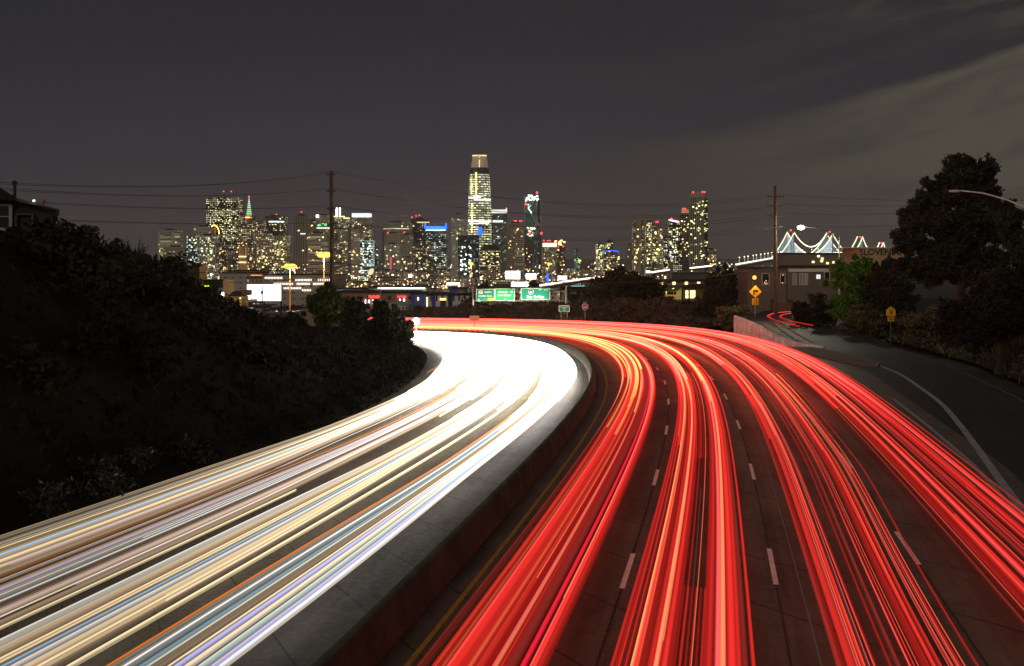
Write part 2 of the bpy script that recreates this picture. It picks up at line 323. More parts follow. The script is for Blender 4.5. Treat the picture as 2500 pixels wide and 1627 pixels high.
def ribbon(name, pts, wd, m, h=.008):
    P = np.array(pts, float); L = np.concatenate([[0], np.cumsum(np.linalg.norm(np.diff(P, axis=0), axis=1))]); q = np.linspace(0, L[-1], 50)
    P = np.stack([np.interp(q, L, P[:, 0]), np.interp(q, L, P[:, 1])], 1)
    k = np.hanning(9); k /= k.sum(); Pp = np.stack([np.convolve(np.pad(P[:, i], 4, mode='reflect', reflect_type='odd'), k, 'valid') for i in (0, 1)], 1)
    P3d = np.concatenate([Pp, (-SL*Pp[:, 1]+rise(Pp[:, 1])+h)[:, None]], 1); N = normals(P3d)
    A = np.stack([np.concatenate([P3d[:, :2]+N*a, P3d[:, 2:]], 1) for a in (-wd/2, wd/2)], 1); return struct(ob(name, grid(name, A, m, smooth=False)))
WLINE = mat('worn_white_line', (.3, .33, .36), .7, .25, 3); WL2 = mat('faint_line', (.1, .1, .1), .8, .3, 3)
ribbon('gore_line', [(8.8, 5), (12.8, 22), (16.1, 34.3), (20.5, 48), (23.1, 56.2), (26.6, 67.7), (31.9, 89.6), (35.2, 110.5)], .32, WLINE, .012)
ribbon('gore_line', [(8.6, 5), (12.6, 22), (15.9, 34.3), (18.6, 44), (21.6, 57), (24.4, 70)], .2, WLINE, .012)
ribbon('edge_line', [(14, 5), (20.6, 30), (26, 50), (32.4, 69.2), (40.4, 102.8), (44.8, 130), (47.3, 155)], .16, WL2, .012)
# raised gore island with kerb
isl = [(31.3, 127.5), (35, 127.5), (35.3, 118), (35, 109), (34, 101), (32.3, 96.6), (31.3, 97.2), (31.0, 104), (31.2, 114)]
mb = MB(); n = len(isl); T = [(x, y, zr(y)+.17) for x, y in isl]; mb.poly(T)
for k in range(n):
    a, b = T[k], T[(k+1) % n]; mb.poly([(a[0], a[1], a[2]-.2), (b[0], b[1], b[2]-.2), b, a])
struct(mb.ob('gore_island', mat('island_paving', (.12, .11, .095), .9, .25, 1.2)))
mb = MB()
for k in range(n):
    a, b = Vector(T[k]), Vector(T[(k+1) % n]); cc = Vector((33, 112, a.z)); ia, ib = a+(cc-a).normalized()*.45, b+(cc-b).normalized()*.45; ia.z = a.z; ib.z = b.z; z_ = Vector((0, 0, .012)); mb.poly([a+z_, b+z_, ib+z_, ia+z_])
struct(mb.ob('island_kerb', mat('kerb_concrete', (.2, .18, .14), .85, .2, 2)))
# retaining wall (pale pink headlight glow put into the concrete colour)
wp = np.array([(36.4, 127.5), (34.2, 129.5), (32.6, 134), (32.2, 142), (32.4, 152), (32.3, 156), (32.4, 159)]); wt = np.array([.25, .5, 1.15, 2.2, 2.7, 2.95, 3.0])
q = np.linspace(0, 6, 40); P = np.stack([np.interp(q, range(7), wp[:, 0]), np.interp(q, range(7), wp[:, 1])], 1); hh = np.interp(q, range(7), wt)
P3d = np.concatenate([P, zr(P[:, 1])[:, None]-.2], 1); N = normals(P3d); A = np.zeros((40, 5, 3))
for j, (a, b) in enumerate(((-.2, 0), (-.15, 1), (.15, 1), (.2, 0), (-.2, 0))): A[:, j, :2] = P+N*a; A[:, j, 2] = P3d[:, 2]+b*(hh+.2)
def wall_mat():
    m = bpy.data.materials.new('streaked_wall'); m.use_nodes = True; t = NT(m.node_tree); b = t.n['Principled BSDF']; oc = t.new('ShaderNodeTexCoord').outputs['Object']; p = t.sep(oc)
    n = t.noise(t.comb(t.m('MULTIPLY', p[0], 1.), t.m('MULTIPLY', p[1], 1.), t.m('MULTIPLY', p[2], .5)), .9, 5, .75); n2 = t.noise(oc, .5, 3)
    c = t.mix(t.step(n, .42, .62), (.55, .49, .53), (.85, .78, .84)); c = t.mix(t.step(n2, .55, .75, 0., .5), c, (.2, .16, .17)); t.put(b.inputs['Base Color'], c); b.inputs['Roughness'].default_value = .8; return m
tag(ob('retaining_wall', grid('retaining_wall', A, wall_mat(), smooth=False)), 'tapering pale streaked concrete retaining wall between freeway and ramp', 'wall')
# side street terrace
mb = MB(); PQ = [(33.2, 158.5), (130, 158.5), (130, 262), (66, 262)]; mb.poly([(x, y, -1.52) for x, y in PQ])
for k in range(4): a, b = PQ[k], PQ[(k+1) % 4]; mb.poly([(*a, -9), (*b, -9), (*b, -1.52), (*a, -1.52)])
struct(mb.ob('side_street', ASPH))
# ------------------------------------------------------------------ left hill (height field in polar coordinates inside the bend)
hk = np.array([(-180, 9.5, 30), (-100, 10.3, 26), (-80, 10.3, 24), (-71, 9.6, 22), (-66, 9.3, 28), (-55, 7.3, 25), (-45, 5.7, 23), (-35, 4.8, 20), (-29, 4.3, 19), (-12, 3.7, 18), (0, 3.1, 17), (24, 2.4, 14), (38, 1.8, 11), (50, 2.2, 9), (60, 2.6, 7), (68, 2.8, 6), (80, 3., 6), (110, 3., 10), (180, 9.5, 30)])
th = np.concatenate([np.arange(-180, -86, 4), np.arange(-86, 100, .8), np.arange(100, 181, 4)]); rf = np.interp(th, [-180, -110, -88, -84, 92, 110, 180], [260, 260, 130, 0, 0, 90, 260]); ins = (th >= -84) & (th <= 92)
rf[ins] = R_(cWL, th[ins])-1.7
fr = 1-np.linspace(0, 1, 60)**1.7
def hill_h(thd, r, rfoot):
    Hm = np.interp(thd, hk[:, 0], hk[:, 1]); Wd = np.interp(thd, hk[:, 0], hk[:, 2]); d = np.clip((rfoot-r)/Wd, 0, 1); return Hm*(1-(1-d)**1.6)
A = np.zeros((len(th), 60, 3))
for j, f in enumerate(fr):
    r = rf*f; x = PV[0]+r*np.cos(np.radians(th)); y = PV[1]+r*np.sin(np.radians(th)); z = -SL*np.clip(y, -20, 200)+hill_h(th, r, rf)-.03-.2*sstep(y, 400, 200)*0
    nz = np.array([mnoise.fractal(Vector((a*.35, b*.35, 0)), .8, 2.1, 4) for a, b in zip(x, y)]); z += nz*.45*np.clip((rf-r)/2.5, 0, 1); A[:, j] = np.stack([x, y, z], 1)
struct(ob('hillside', grid('hillside', A, M['soil'])))
def hill_pt(thd, d):       # point on the hill, d metres in from the foot
    r0 = float(R_(cWL, thd))-1.7; r = r0-d; x = PV[0]+r*math.cos(math.radians(thd)); y = PV[1]+r*math.sin(math.radians(thd))
    return x, y, -SL*y+float(hill_h(thd, r, r0))
# ------------------------------------------------------------------ foliage
def leaves(C, n, size, hull=.0, jit=.35, up=0.):
    """leaf quads through ellipsoid clumps C=[(x,y,z,rx,ry,rz)]"""
    C = np.array(C, float); vol = (C[:, 3]*C[:, 4]*C[:, 5])**.75; pick = RNG.choice(len(C), n, p=vol/vol.sum()); d = RNG.normal(size=(n, 3)); d /= np.linalg.norm(d, axis=1)[:, None]
    rad = RNG.random(n)**.4*(1+RNG.normal(size=n)*.07); lump = 1+.18*np.sin(d[:, 0]*5+pick)*np.cos(d[:, 2]*6+pick*2); c = C[pick, :3]+d*C[pick, 3:]*(rad*lump)[:, None]
    a = RNG.normal(size=(n, 3)); a /= np.linalg.norm(a, axis=1)[:, None]; b = np.cross(a, RNG.normal(size=(n, 3))); b /= np.linalg.norm(b, axis=1)[:, None]
    s = size*(.6+.8*RNG.random(n))[:, None]; a = a*s; b = b*s*.5; a[:, 2] += up*s[:, 0]
    V = np.stack([c-a, c+b, c+a, c-b], 1).reshape(-1, 3); return V, np.arange(4*n).reshape(-1, 4)
def leaf_ob(name, C, n, size, m, parent=None, up=0.):
    V, Fq = leaves(C, n, size, up=up); return ob(name, mesh(name, V, Fq, m), parent)
def clumps(c, r, k, sub=.45, flat=.8):
    out = [(c[0], c[1], c[2], r[0]*.62, r[1]*.62, r[2]*.62)]
    for _ in range(k):
        d = RNG.normal(size=3); d /= np.linalg.norm(d); s = sub*(.6+.7*RNG.random()); out.append((c[0]+d[0]*r[0]*.68, c[1]+d[1]*r[1]*.68, c[2]+d[2]*r[2]*.68, r[0]*s, r[1]*s, r[2]*s*flat))
    for _ in range(k):
        d = RNG.normal(size=3); d /= np.linalg.norm(d); d[2] = abs(d[2]) if RNG.random() < .6 else d[2]; s = .13+.1*RNG.random(); e = .92+.2*RNG.random(); out.append((c[0]+d[0]*r[0]*e, c[1]+d[1]*r[1]*e, c[2]+d[2]*r[2]*e, r[0]*s, r[1]*s, r[2]*s))
    return out
def tree(label, base, crown_c, crown_r, k=14, n=6000, size=.35, m='dleaf', name='tree', trunk=.3, cat='tree', group=None, extra=()):
    t = thing(name, label, cat, base, group); b = Vector(base); cl = [c for c in clumps(crown_c, crown_r, k)]+list(extra)
    cl = [(c[0]-b.x, c[1]-b.y, c[2]-b.z, *c[3:]) for c in cl]
    mb = MB(); top = Vector(crown_c)-b; mid = top*.45+Vector((.3, .2, 0)); mb.tube((0, 0, -.4), mid, trunk, trunk*.7); mb.tube(mid, top, trunk*.7, trunk*.3)
    for c in cl[1:9]: mb.tube(mid+(top-mid)*random.uniform(.1, .7), Vector(c[:3]), trunk*.35, trunk*.1, 5)
    mb.ob('trunk', M['bark'], t); leaf_ob('crown', cl, n, size, M[m], t); return t
# ground scrub over the left bank = stuff
def scrub():
    n = 36000; thd = RNG.uniform(-80, 72, n); dd = RNG.random(n)**1.1*22; r0 = R_(cWL, thd)-1.7; Wd = np.interp(thd, hk[:, 0], hk[:, 2]); dd = dd*Wd/20; r = r0-dd
    x = PV[0]+r*np.cos(np.radians(thd)); y = PV[1]+r*np.sin(np.radians(thd)); hgt = .25+.9*np.clip(np.sin(x*.9+np.cos(y*.6)*2)*np.sin(y*.7)+.2, 0, 1)
    z = -SL*y+hill_h(thd, r, r0)+RNG.random(n)*hgt*np.clip(dd/2, .15, 1)
    c = np.stack([x, y, z], 1); a = RNG.normal(size=(n, 3)); a /= np.linalg.norm(a, axis=1)[:, None]; b = np.cross(a, RNG.normal(size=(n, 3))); b /= np.linalg.norm(b, axis=1)[:, None]
    s = (.1+.16*RNG.random(n))[:, None]; a = a*s; a[:, 2] = np.abs(a[:, 2])*1.4; b = b*s*.5; V = np.stack([c-a, c+b, c+a, c-b], 1).reshape(-1, 3); return V, np.arange(4*n).reshape(-1, 4)
V, Fq = scrub(); struct(ob('hillside_scrub', mesh('hillside_scrub', V, Fq, M['scrub'])), 'stuff')
# individual shrubs on the left bank
k = 0
for i in range(46):
    thd = random.choice([random.uniform(-73, -30), random.uniform(-40, 60)]); Wd = float(np.interp(thd, hk[:, 0], hk[:, 2])); p = hill_pt(thd, Wd*random.uniform(.25, 1.05)); s = random.uniform(.7, 1.4) if thd < -58 else random.uniform(.35, .6)
    t = thing('shrub', 'dark shrub growing on the unlit left bank beside the white-light lanes', 'shrub', p, 'dark shrubs on the left bank')
    leaf_ob('foliage', clumps((0, 0, s*.5), (s*1.3, s*1.3, s*.8), 6), 500, .17, M['scrub' if i % 3 else 'dleaf'], t); MB().tube((0, 0, -.3), (0, 0, s*.5), .05).ob('stem', M['bark'], t)
for i, (u, v, y) in enumerate([(225, 1150, 36), (330, 1130, 38.5), (275, 1190, 34.5), (460, 1105, 42), (120, 1225, 32)]):
    t = thing('ivy_bush', ['glossy leafy bush at the foot of the left bank, %s' % s for s in ('middle of the row', 'the tallest one', 'closest to the lane edge', 'farthest up the road', 'nearest the frame corner')][i], 'bush', (X(u, y), y, Z(v, y)))
    leaf_ob('foliage', clumps((0, 0, 0), (1.1, .9, .6), 6), 420, .07, M['ivy'], t); MB().tube((0, 0, -1.2), (0, 0, 0), .05).ob('stem', M['bark'], t)
exec_ridge = [  # u, v(top), y, r, kind
    (160, 530, 47, 1.5), (205, 560, 50, 1.1), (262, 592, 55, 1.3), (300, 628, 62, 1.3), (345, 640, 68, 1.4), (60, 570, 46, 1.6), (395, 668, 75, 1.7), (440, 690, 84, 1.8), (500, 715, 92, 1.8), (555, 745, 100, 1.9), (620, 752, 108, 2.1), (660, 768, 112, 2.1)]
for i, (u, v, y, r) in enumerate(exec_ridge):
    if 6 <= i: v += 16; r *= .75
    zt = Z(v, y); t = thing('ridge_bush', ['dark spiky bush on the crest just right of the roof corner', 'dark round bush dropping off beside the tall crest bush', 'low dark bush below the bare stalks on the crest', 'dark crest bush left of the agave', 'dark crest bush under the agave', 'dark bush against the house wall on the crest', 'dark bush in front of the dark flat-roofed house', 'dark bush below the chimneyed roofline', 'dark sloping bush under the yellow lit deck', 'dark bush in front of the tan garage wall', 'dark bush below the bright blank billboard', 'dark bush at the foot of the tall lamp mast'][i], 'bush', (X(u, y), y, zt-2*r))
    C = clumps((0, 0, r), (r*1.4, r*1.2, r), 8, .42)+[(0, 0, -.2*r, r*1.8, r*1.5, r*1.2)]
    leaf_ob('foliage', C, 2600, .16, M['dleaf'], t); MB().tube((0, 0, -2), (0, 0, r), .08).ob('stem', M['bark'], t)
# agave and bare stalks on the crest
y = 66; t = thing('agave', 'spiky agave plant silhouetted on the left crest', 'plant', (X(325, y), y, Z(652, y)))
mb = MB()
for i in range(26):
    a = random.uniform(0, 2*PI); e = random.uniform(.25, 1.4); L = random.uniform(1., 1.9); mb.tube((0, 0, 0), (math.cos(a)*math.cos(e)*L, math.sin(a)*math.cos(e)*L, math.sin(e)*L), .09, .01, 4)
mb.ob('leaf_rosette', M['dleaf'], t)
for i, (u, v0, v1, y) in enumerate([(252, 575, 622, 57), (270, 588, 630, 58), (296, 590, 640, 61), (305, 592, 640, 61), (340, 588, 640, 64), (350, 600, 640, 65)]):
    mb = MB(); z0, z1 = Z(v1, y), Z(v0, y); mb.tube((0, 0, 0), (0, 0, z1-z0), .03, .012, 5)
    for j in range(7): h_ = (z1-z0)*random.uniform(.35, 1); a = random.uniform(0, PI); mb.tube((0, 0, h_*.8), (math.cos(a)*.28, .1, h_), .014, .008, 4); mb.ball((math.cos(a)*.28, .1, h_), .05, 4)
    o = mb.ob('dry_stalk', M['dleaf']); o.location = (X(u, y), y, z0); tag(o, 'thin bare seed stalk standing against the sky on the left crest', 'plant', 'bare stalks on the crest')
# ------------------------------------------------------------------ outer bank behind the far red lanes
thm = np.arange(2, 84, 1.2); oe = R_(cE, thm)+3.2; A = np.zeros((len(thm), 9, 3))
def ridge_h(t_): return np.interp(t_, [0, 48, 52, 57, 65, 75, 90], [.3, .3, 2.6, 4.2, 3.6, 2.4, 2.0])
for j, (d, f) in enumerate([(0, 0), (1.5, .18), (3.5, .42), (6, .7), (9, .92), (12, 1), (18, .9), (30, .2), (40, -.3)]):
    r = oe+d; x = PV[0]+r*np.cos(np.radians(thm)); y = PV[1]+r*np.sin(np.radians(thm)); A[:, j] = np.stack([x, y, -SL*np.minimum(y, 245)-.1+ridge_h(thm)*f], 1)
struct(ob('far_bank', grid('far_bank', A[thm > 48], mat('bank_soil', (.05, .038, .028), .95, .35, .3))))
sc_n = 22000; thd = RNG.uniform(49, 82, sc_n); dd = RNG.random(sc_n)*13; r = R_(cE, thd)+3.4+dd; x = PV[0]+r*np.cos(np.radians(thd)); y = PV[1]+r*np.sin(np.radians(thd)); z = -SL*y+ridge_h(thd)*np.interp(dd, [0, 1.5, 3.5, 6, 9, 13], [0, .18, .42, .7, .92, 1])+RNG.random(sc_n)*(.5+np.clip(np.sin(x*.5)*np.cos(y*.4), 0, 1)*.9)
c = np.stack([x, y, z], 1); a = RNG.normal(size=(sc_n, 3))*.22; b = RNG.normal(size=(sc_n, 3))*.12; V = np.stack([c-a, c+b, c+a, c-b], 1).reshape(-1, 3)
struct(ob('far_bank_scrub', mesh('far_bank_scrub', V, np.arange(4*sc_n).reshape(-1, 4), mat('bank_scrub', (.06, .045, .028), .9, .35, .3))), 'stuff')
# hedges and trees along it  (u, v_top, v_bottom, half width px, y, label)
hedge = [(1790, 745, 800, 45, 176, 'low brown-green hedge beside the upper end of the retaining wall', 'dry'), (1745, 722, 785, 55, 190, 'rounded dull green hedge left of the retaining wall', 'scrub'), (1660, 728, 780, 60, 205, 'wide dull hedge below the yellow lit house', 'scrub'), (1585, 735, 780, 60, 216, 'long low hedge at the foot of the big dark tree', 'scrub'), (1500, 742, 782, 60, 226, 'brown hedge right of the round route shield', 'scrub'), (1310, 722, 778, 50, 246, 'dark bush below the Bay Bridge panel', 'dleaf'), (1250, 735, 778, 40, 246, 'low dark bush behind the gantry middle', 'dleaf'), (1155, 722, 778, 34, 250, 'dark bush wrapped round the left gantry post', 'scrub'), (1110, 752, 785, 34, 246, 'low bush behind the small blank sign board', 'scrub')]
for u, v0, v1, hw, y, lb, mm in hedge:
    z0, z1 = Z(v1, y), Z(v0, y); rx = hw*y/F; t = thing('hedge_bush', lb, 'bush', (X(u, y), y, z0)); hgt = z1-z0
    leaf_ob('foliage', clumps((0, 0, hgt*.5), (rx, rx*.5, hgt*.5), 12, .42)+[(0, 0, hgt*.2, rx, rx*.5, hgt*.4)], 2600, .28, M[mm], t); MB().tube((0, 0, -1), (0, 0, hgt*.6), .1).ob('stem', M['bark'], t)
def T_(label, u, vt, vb, hw, y, k=14, n=7000, size=.4, m='dleaf', depth=.7, trunk=.35, name='tree', low=.0, vbase=None):
    z0, z1 = Z(vb, y), Z(vt, y); rx = hw*y/F; c = (X(u, y), y, (z0+z1)/2); return tree(label, (X(u, y), y, Z(vbase, y) if vbase else z0-.5), c, (rx, rx*depth, (z1-z0)/2), k, n, size, m, trunk=trunk, name=name)
T_('big dark domed tree right of the Bay Bridge sign', 1520, 664, 772, 92, 235, 22, 14000, .42)
T_('smaller dark tree flanking the big domed tree on its left', 1430, 712, 775, 45, 240, 10, 5000, .4)
T_('tall dark narrow tree between the lit house windows and the brown house', 1762, 656, 765, 40, 205, 14, 9000, .38)
T_('small dark round tree standing in front of the white glowing panels', 1303, 684, 712, 13, 700, 6, 1500, .7)
T_('small dark tree left of the Golden Gate sign', 1180, 688, 712, 12, 600, 6, 1200, .6)
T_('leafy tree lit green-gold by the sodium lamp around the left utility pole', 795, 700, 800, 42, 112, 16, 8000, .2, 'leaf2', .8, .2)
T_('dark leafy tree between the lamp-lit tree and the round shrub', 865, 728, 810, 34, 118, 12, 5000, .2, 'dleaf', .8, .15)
T_('broad dark tree beside the southbound lanes under the blue building', 935, 742, 850, 48, 126, 16, 9000, .24)
T_('low dark tree at the corner where the white lights disappear', 988, 775, 838, 26, 138, 10, 5000, .22)
T_('dark leafy shrub tree left of the lamp-lit tree', 700, 772, 850, 50, 108, 12, 7000, .22)
T_('dark tree right at the foot of the tall lamp mast', 740, 800, 880, 48, 100, 10, 5000, .22)
T_('dark leaning bushes under the paling fence', 850, 830, 900, 60, 105, 10, 5000, .22)
# ------------------------------------------------------------------ right bank and vegetation
Ft = np.array([(12.5, -8), (16.5, 5), (23.5, 30), (29, 50), (35.2, 69.2), (43.5, 102.8), (48, 130), (51, 150), (54, 159)]); hR = np.array([8, 9, 10, 10, 10, 10.5, 9.5, 7.0, 4.5]); q = np.linspace(0, 8, 70)
fx, fy, hr = np.interp(q, range(9), Ft[:, 0]), np.interp(q, range(9), Ft[:, 1]), np.interp(q, range(9), hR); A = np.zeros((70, 26, 3)); Nn = normals(np.stack([fx, fy, fx*0], 1))
for j in range(26):
    d = 34*(j/25)**1.3; f = 1-(1-min(1, d/21))**1.7; X_ = fx+Nn[:, 0]*d; Y_ = fy+Nn[:, 1]*d
    nz = np.array([mnoise.fractal(Vector((a*.3, b*.3, 5)), .8, 2.1, 4) for a, b in zip(X_, Y_)]); A[:, j] = np.stack([X_, Y_, -SL*fy+hr*f+nz*.6*min(1, d/2)], 1)
struct(ob('right_hillside', grid('right_hillside', A, M['soil'])))
def rb(qv, d): return [float(np.interp(qv, np.linspace(0, 8, 70), A[:, min(25, int(25*(d/34)**(1/1.3)))][:, i])) for i in range(3)]
n = 26000; qv = RNG.uniform(1.5, 8, n); jj = RNG.uniform(0, 24, n); i0 = np.clip((qv/8*69).astype(int), 0, 68); c = A[i0, jj.astype(int)]+(A[i0, jj.astype(int)+1]-A[i0, jj.astype(int)])*(jj % 1)[:, None]; c = c+RNG.normal(size=(n, 3))*np.array([.6, .6, .05]); c[:, 2] += RNG.random(n)*.6
a = RNG.normal(size=(n, 3))*.14; a[:, 2] = np.abs(a[:, 2])*1.8; b = RNG.normal(size=(n, 3))*.06; V = np.stack([c-a, c+b, c+a, c-b], 1).reshape(-1, 3)
struct(ob('bank_scrub', mesh('bank_scrub', V, np.arange(4*n).reshape(-1, 4), M['dry'])), 'stuff')
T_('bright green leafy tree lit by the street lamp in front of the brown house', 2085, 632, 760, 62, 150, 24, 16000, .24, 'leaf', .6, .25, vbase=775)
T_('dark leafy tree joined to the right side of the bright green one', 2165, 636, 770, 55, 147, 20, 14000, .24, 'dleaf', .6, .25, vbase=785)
def T2(label, y, cl, n, size, base_u, vbase, trunk, m='dleaf'):     # crown from several lobes given as (u, v, half width, half height) in photo pixels
    t = thing('tree', label, 'tree', (X(base_u, y), y, Z(vbase, y))); L = []
    for u, v, hw, hh in cl:
        c = (X(u, y)-t.location.x, 0, Z(v, y)-t.location.z); L += clumps(c, (hw*y/F, hw*y/F*.75, hh*y/F), 9, .4)
    leaf_ob('crown', L, n, size, M[m], t); mb = MB(); top = Vector((X(cl[0][0], y)-t.location.x, 0, Z(cl[0][1], y)-t.location.z)); mid = top*.4; mb.tube((0, 0, -.5), mid, trunk, trunk*.75); mb.tube(mid, top, trunk*.7, trunk*.25)
    for u, v, hw, hh in cl[1:]: mb.tube(mid, (X(u, y)-t.location.x, 0, Z(v, y)-t.location.z), trunk*.45, trunk*.12, 6)
    mb.ob('trunk', M['bark'], t); return t
T2('huge dark tree on the right bank whose crown rises behind the arching unlit lamp', 128, [(2365, 430, 62, 48), (2400, 480, 68, 55), (2300, 480, 60, 55), (2260, 520, 55, 60), (2340, 560, 95, 85), (2220, 570, 42, 62), (2430, 560, 55, 80), (2280, 640, 80, 60), (2390, 660, 90, 70), (2220, 650, 35, 45), (2340, 400, 36, 26), (2410, 420, 26, 40), (2455, 510, 30, 36)], 52000, .24, 2340, 800, .6)
T2('dark tree at the right frame edge under the arching lamp', 96, [(2490, 600, 55, 70), (2460, 545, 34, 30), (2500, 700, 70, 80), (2430, 720, 50, 60)], 20000, .18, 2480, 860, .3)
T2('dark green tree low at the right frame edge', 88, [(2440, 760, 80, 70), (2490, 720, 60, 80), (2370, 800, 60, 50)], 16000, .17, 2440, 900, .3, 'scrub')
for i, (u, v0, v1, hw, y, mm, lb) in enumerate([(2010, 712, 800, 40, 150, 'dleaf', 'dark rounded shrub where the street trail vanishes'), (2060, 720, 770, 40, 148, 'leaf', 'dim green shrub at the foot of the bright green tree'), (2110, 748, 812, 55, 143, 'dry', 'dry grassy clump lit by the street lamp on the right bank'), (2190, 700, 760, 50, 140, 'dleaf', 'dark shrub below the painted hall wall'), (2270, 752, 830, 60, 125, 'dry', 'pale dry bush right of the yellow pedestrian sign'), (2340, 720, 820, 60, 118, 'scrub', 'dull bush beneath the huge dark tree'), (2420, 760, 860, 70, 105, 'scrub', 'large dull bush low on the right bank'), (1960, 735, 790, 24, 152, 'dleaf', 'small black bush at the left end of the right bank')]):
    z0, z1 = Z(v1, y), Z(v0, y); rx = hw*y/F; t = thing('bank_bush', lb, 'bush', (X(u, y), y, z0)); hgt = z1-z0
    leaf_ob('foliage', clumps((0, 0, hgt*.5), (rx, rx*.6, hgt*.5), 12, .42)+[(0, 0, hgt*.15, rx, rx*.6, hgt*.4)], 3500, .2, M[mm], t, up=.4 if mm == 'dry' else 0); MB().tube((0, 0, -1), (0, 0, hgt*.5), .08).ob('stem', M['bark'], t)
#PART2
# ------------------------------------------------------------------ light trails: glowing tubes at lamp height along the lanes
LT = bpy.data.materials.new('light_trail'); LT.use_nodes = True; t = NT(LT.node_tree); t.n.clear(); e = t.new('ShaderNodeEmission'); at_ = t.new('ShaderNodeAttribute', attribute_name='glow')
t.l.new(at_.outputs['Color'], e.inputs[0]); e.inputs[1].default_value = 1; o_ = t.new('ShaderNodeOutputMaterial'); tr_ = t.new('ShaderNodeBsdfTransparent'); mx_ = t.new('ShaderNodeMixShader'); t.l.new(at_.outputs['Alpha'], mx_.inputs[0]); t.l.new(tr_.outputs[0], mx_.inputs[1]); t.l.new(e.outputs[0], mx_.inputs[2]); t.l.new(mx_.outputs[0], o_.inputs[0])
_tc = {}
def trail(cs, q, h, rw, rh, col, prof, th0=-80., th1=88., name='light_trail', widen=1., wob=.0, label='', group='', cat='light trail', stuff=False):
    n = int((th1-th0)/1.)+3; tt = np.linspace(th0, th1, n); ph = random.uniform(0, 6); qq = np.clip(q+wob*np.sin(tt*.045+ph), 0.0, len(cs)-1.001)
    if cs is RC and 2 < q < 3: qq = np.where(qq > 2.17, qq+(qq-2.17)*.24*sstep(tt, -61, -48), qq)
    if cs is LC:
        c_ = min((.155, .395, .63, .9), key=lambda v: abs(v-q)); lone = any(abs(q-v) < .006 for v in (.742, .48, .494)); qq = qq if lone else c_+(qq-c_)*(1-.26*sstep(tt, -66, -57)*(1-sstep(tt, -42, -20)))
    P = P3(tt, lat(cs, qq, tt), h); N = normals(P); g_ = np.array([prof(a) for a in tt]); wd = rw*(1+(widen-1)*sstep(tt, -55, 0)); hd = rh*(1+(widen-1)*.4*sstep(tt, -55, 0))
    ns = 14; wd = wd*(1.5 if cs is LC else (1.45, 1.4, 1.1, 1.15, 1.1)[int(q)]); A = np.zeros((n, ns, 3)); C = np.ones((n, ns, 4)); fl = np.ones(n)
    for k in range(ns):
        a = 2*PI*k/ns; A[:, k, :2] = P[:, :2]+N*(math.cos(a)*wd)[:, None]; A[:, k, 2] = P[:, 2]+math.sin(a)*hd; C[:, k, :3] = (g_*fl)[:, None]*(np.array(col)[None]+((np.array([1., .07, .05])-np.array(col))[None]*(.85*(1-sstep(tt, -52, -30)))[:, None] if cs is RC and q >= 2 and col in (RO, RY) else 0)); C[:, k, 3] = min(1., 1.08*max(0., math.sin(a))**2.1) if math.sin(a) > -.3 else (.22 if cs is LC else .02)
    i = np.arange(n-1)[:, None]*ns+np.arange(ns)[None]; j = np.arange(n-1)[:, None]*ns+(np.arange(ns)[None]+1) % ns; Fq = np.stack([i, j, j+ns, i+ns], -1).reshape(-1, 4)
    if stuff: _st[0].append(A.reshape(-1, 3)); _st[1].append(Fq+_st[3][0]); _st[2].append(C.reshape(-1, 4)); _st[3][0] += n*ns; return
    o = ob(name, mesh(name, A.reshape(-1, 3), Fq, LT, True, col=C.reshape(-1, 4))); _ord.setdefault(label, []).append((q, o)); return tag(o, label, cat, group)
_ord = {}
_st = ([], [], [], [0])
def wprof(s, far=1.): return lambda a: s*float(np.interp(a, [-80, -68, -62, -54, -46, -35, -15, 10, 88], [.85, .95, 1.6, 3., 5.5, 7*far, 8*far, 9*far, 9*far]))
CRM = (1, .74, .42); TAN = (.62, .45, .27); WHI = (.95, .97, 1); BLUE = (.3, .5, .7); VIO = (.42, .4, .7); ORG = (1, .25, .03); GRY = (.36, .36, .32); PNKW = (.85, .6, .62); BRN = (.3, .2, .12); TEA = (.33, .47, .47); YEL = (1, .8, .45)
CN = {CRM: 'cream', TAN: 'tan', WHI: 'white', BLUE: 'light blue', VIO: 'violet', ORG: 'orange', GRY: 'grey', PNKW: 'pinkish', BRN: 'brown', TEA: 'grey-teal', YEL: 'yellow-cream'}
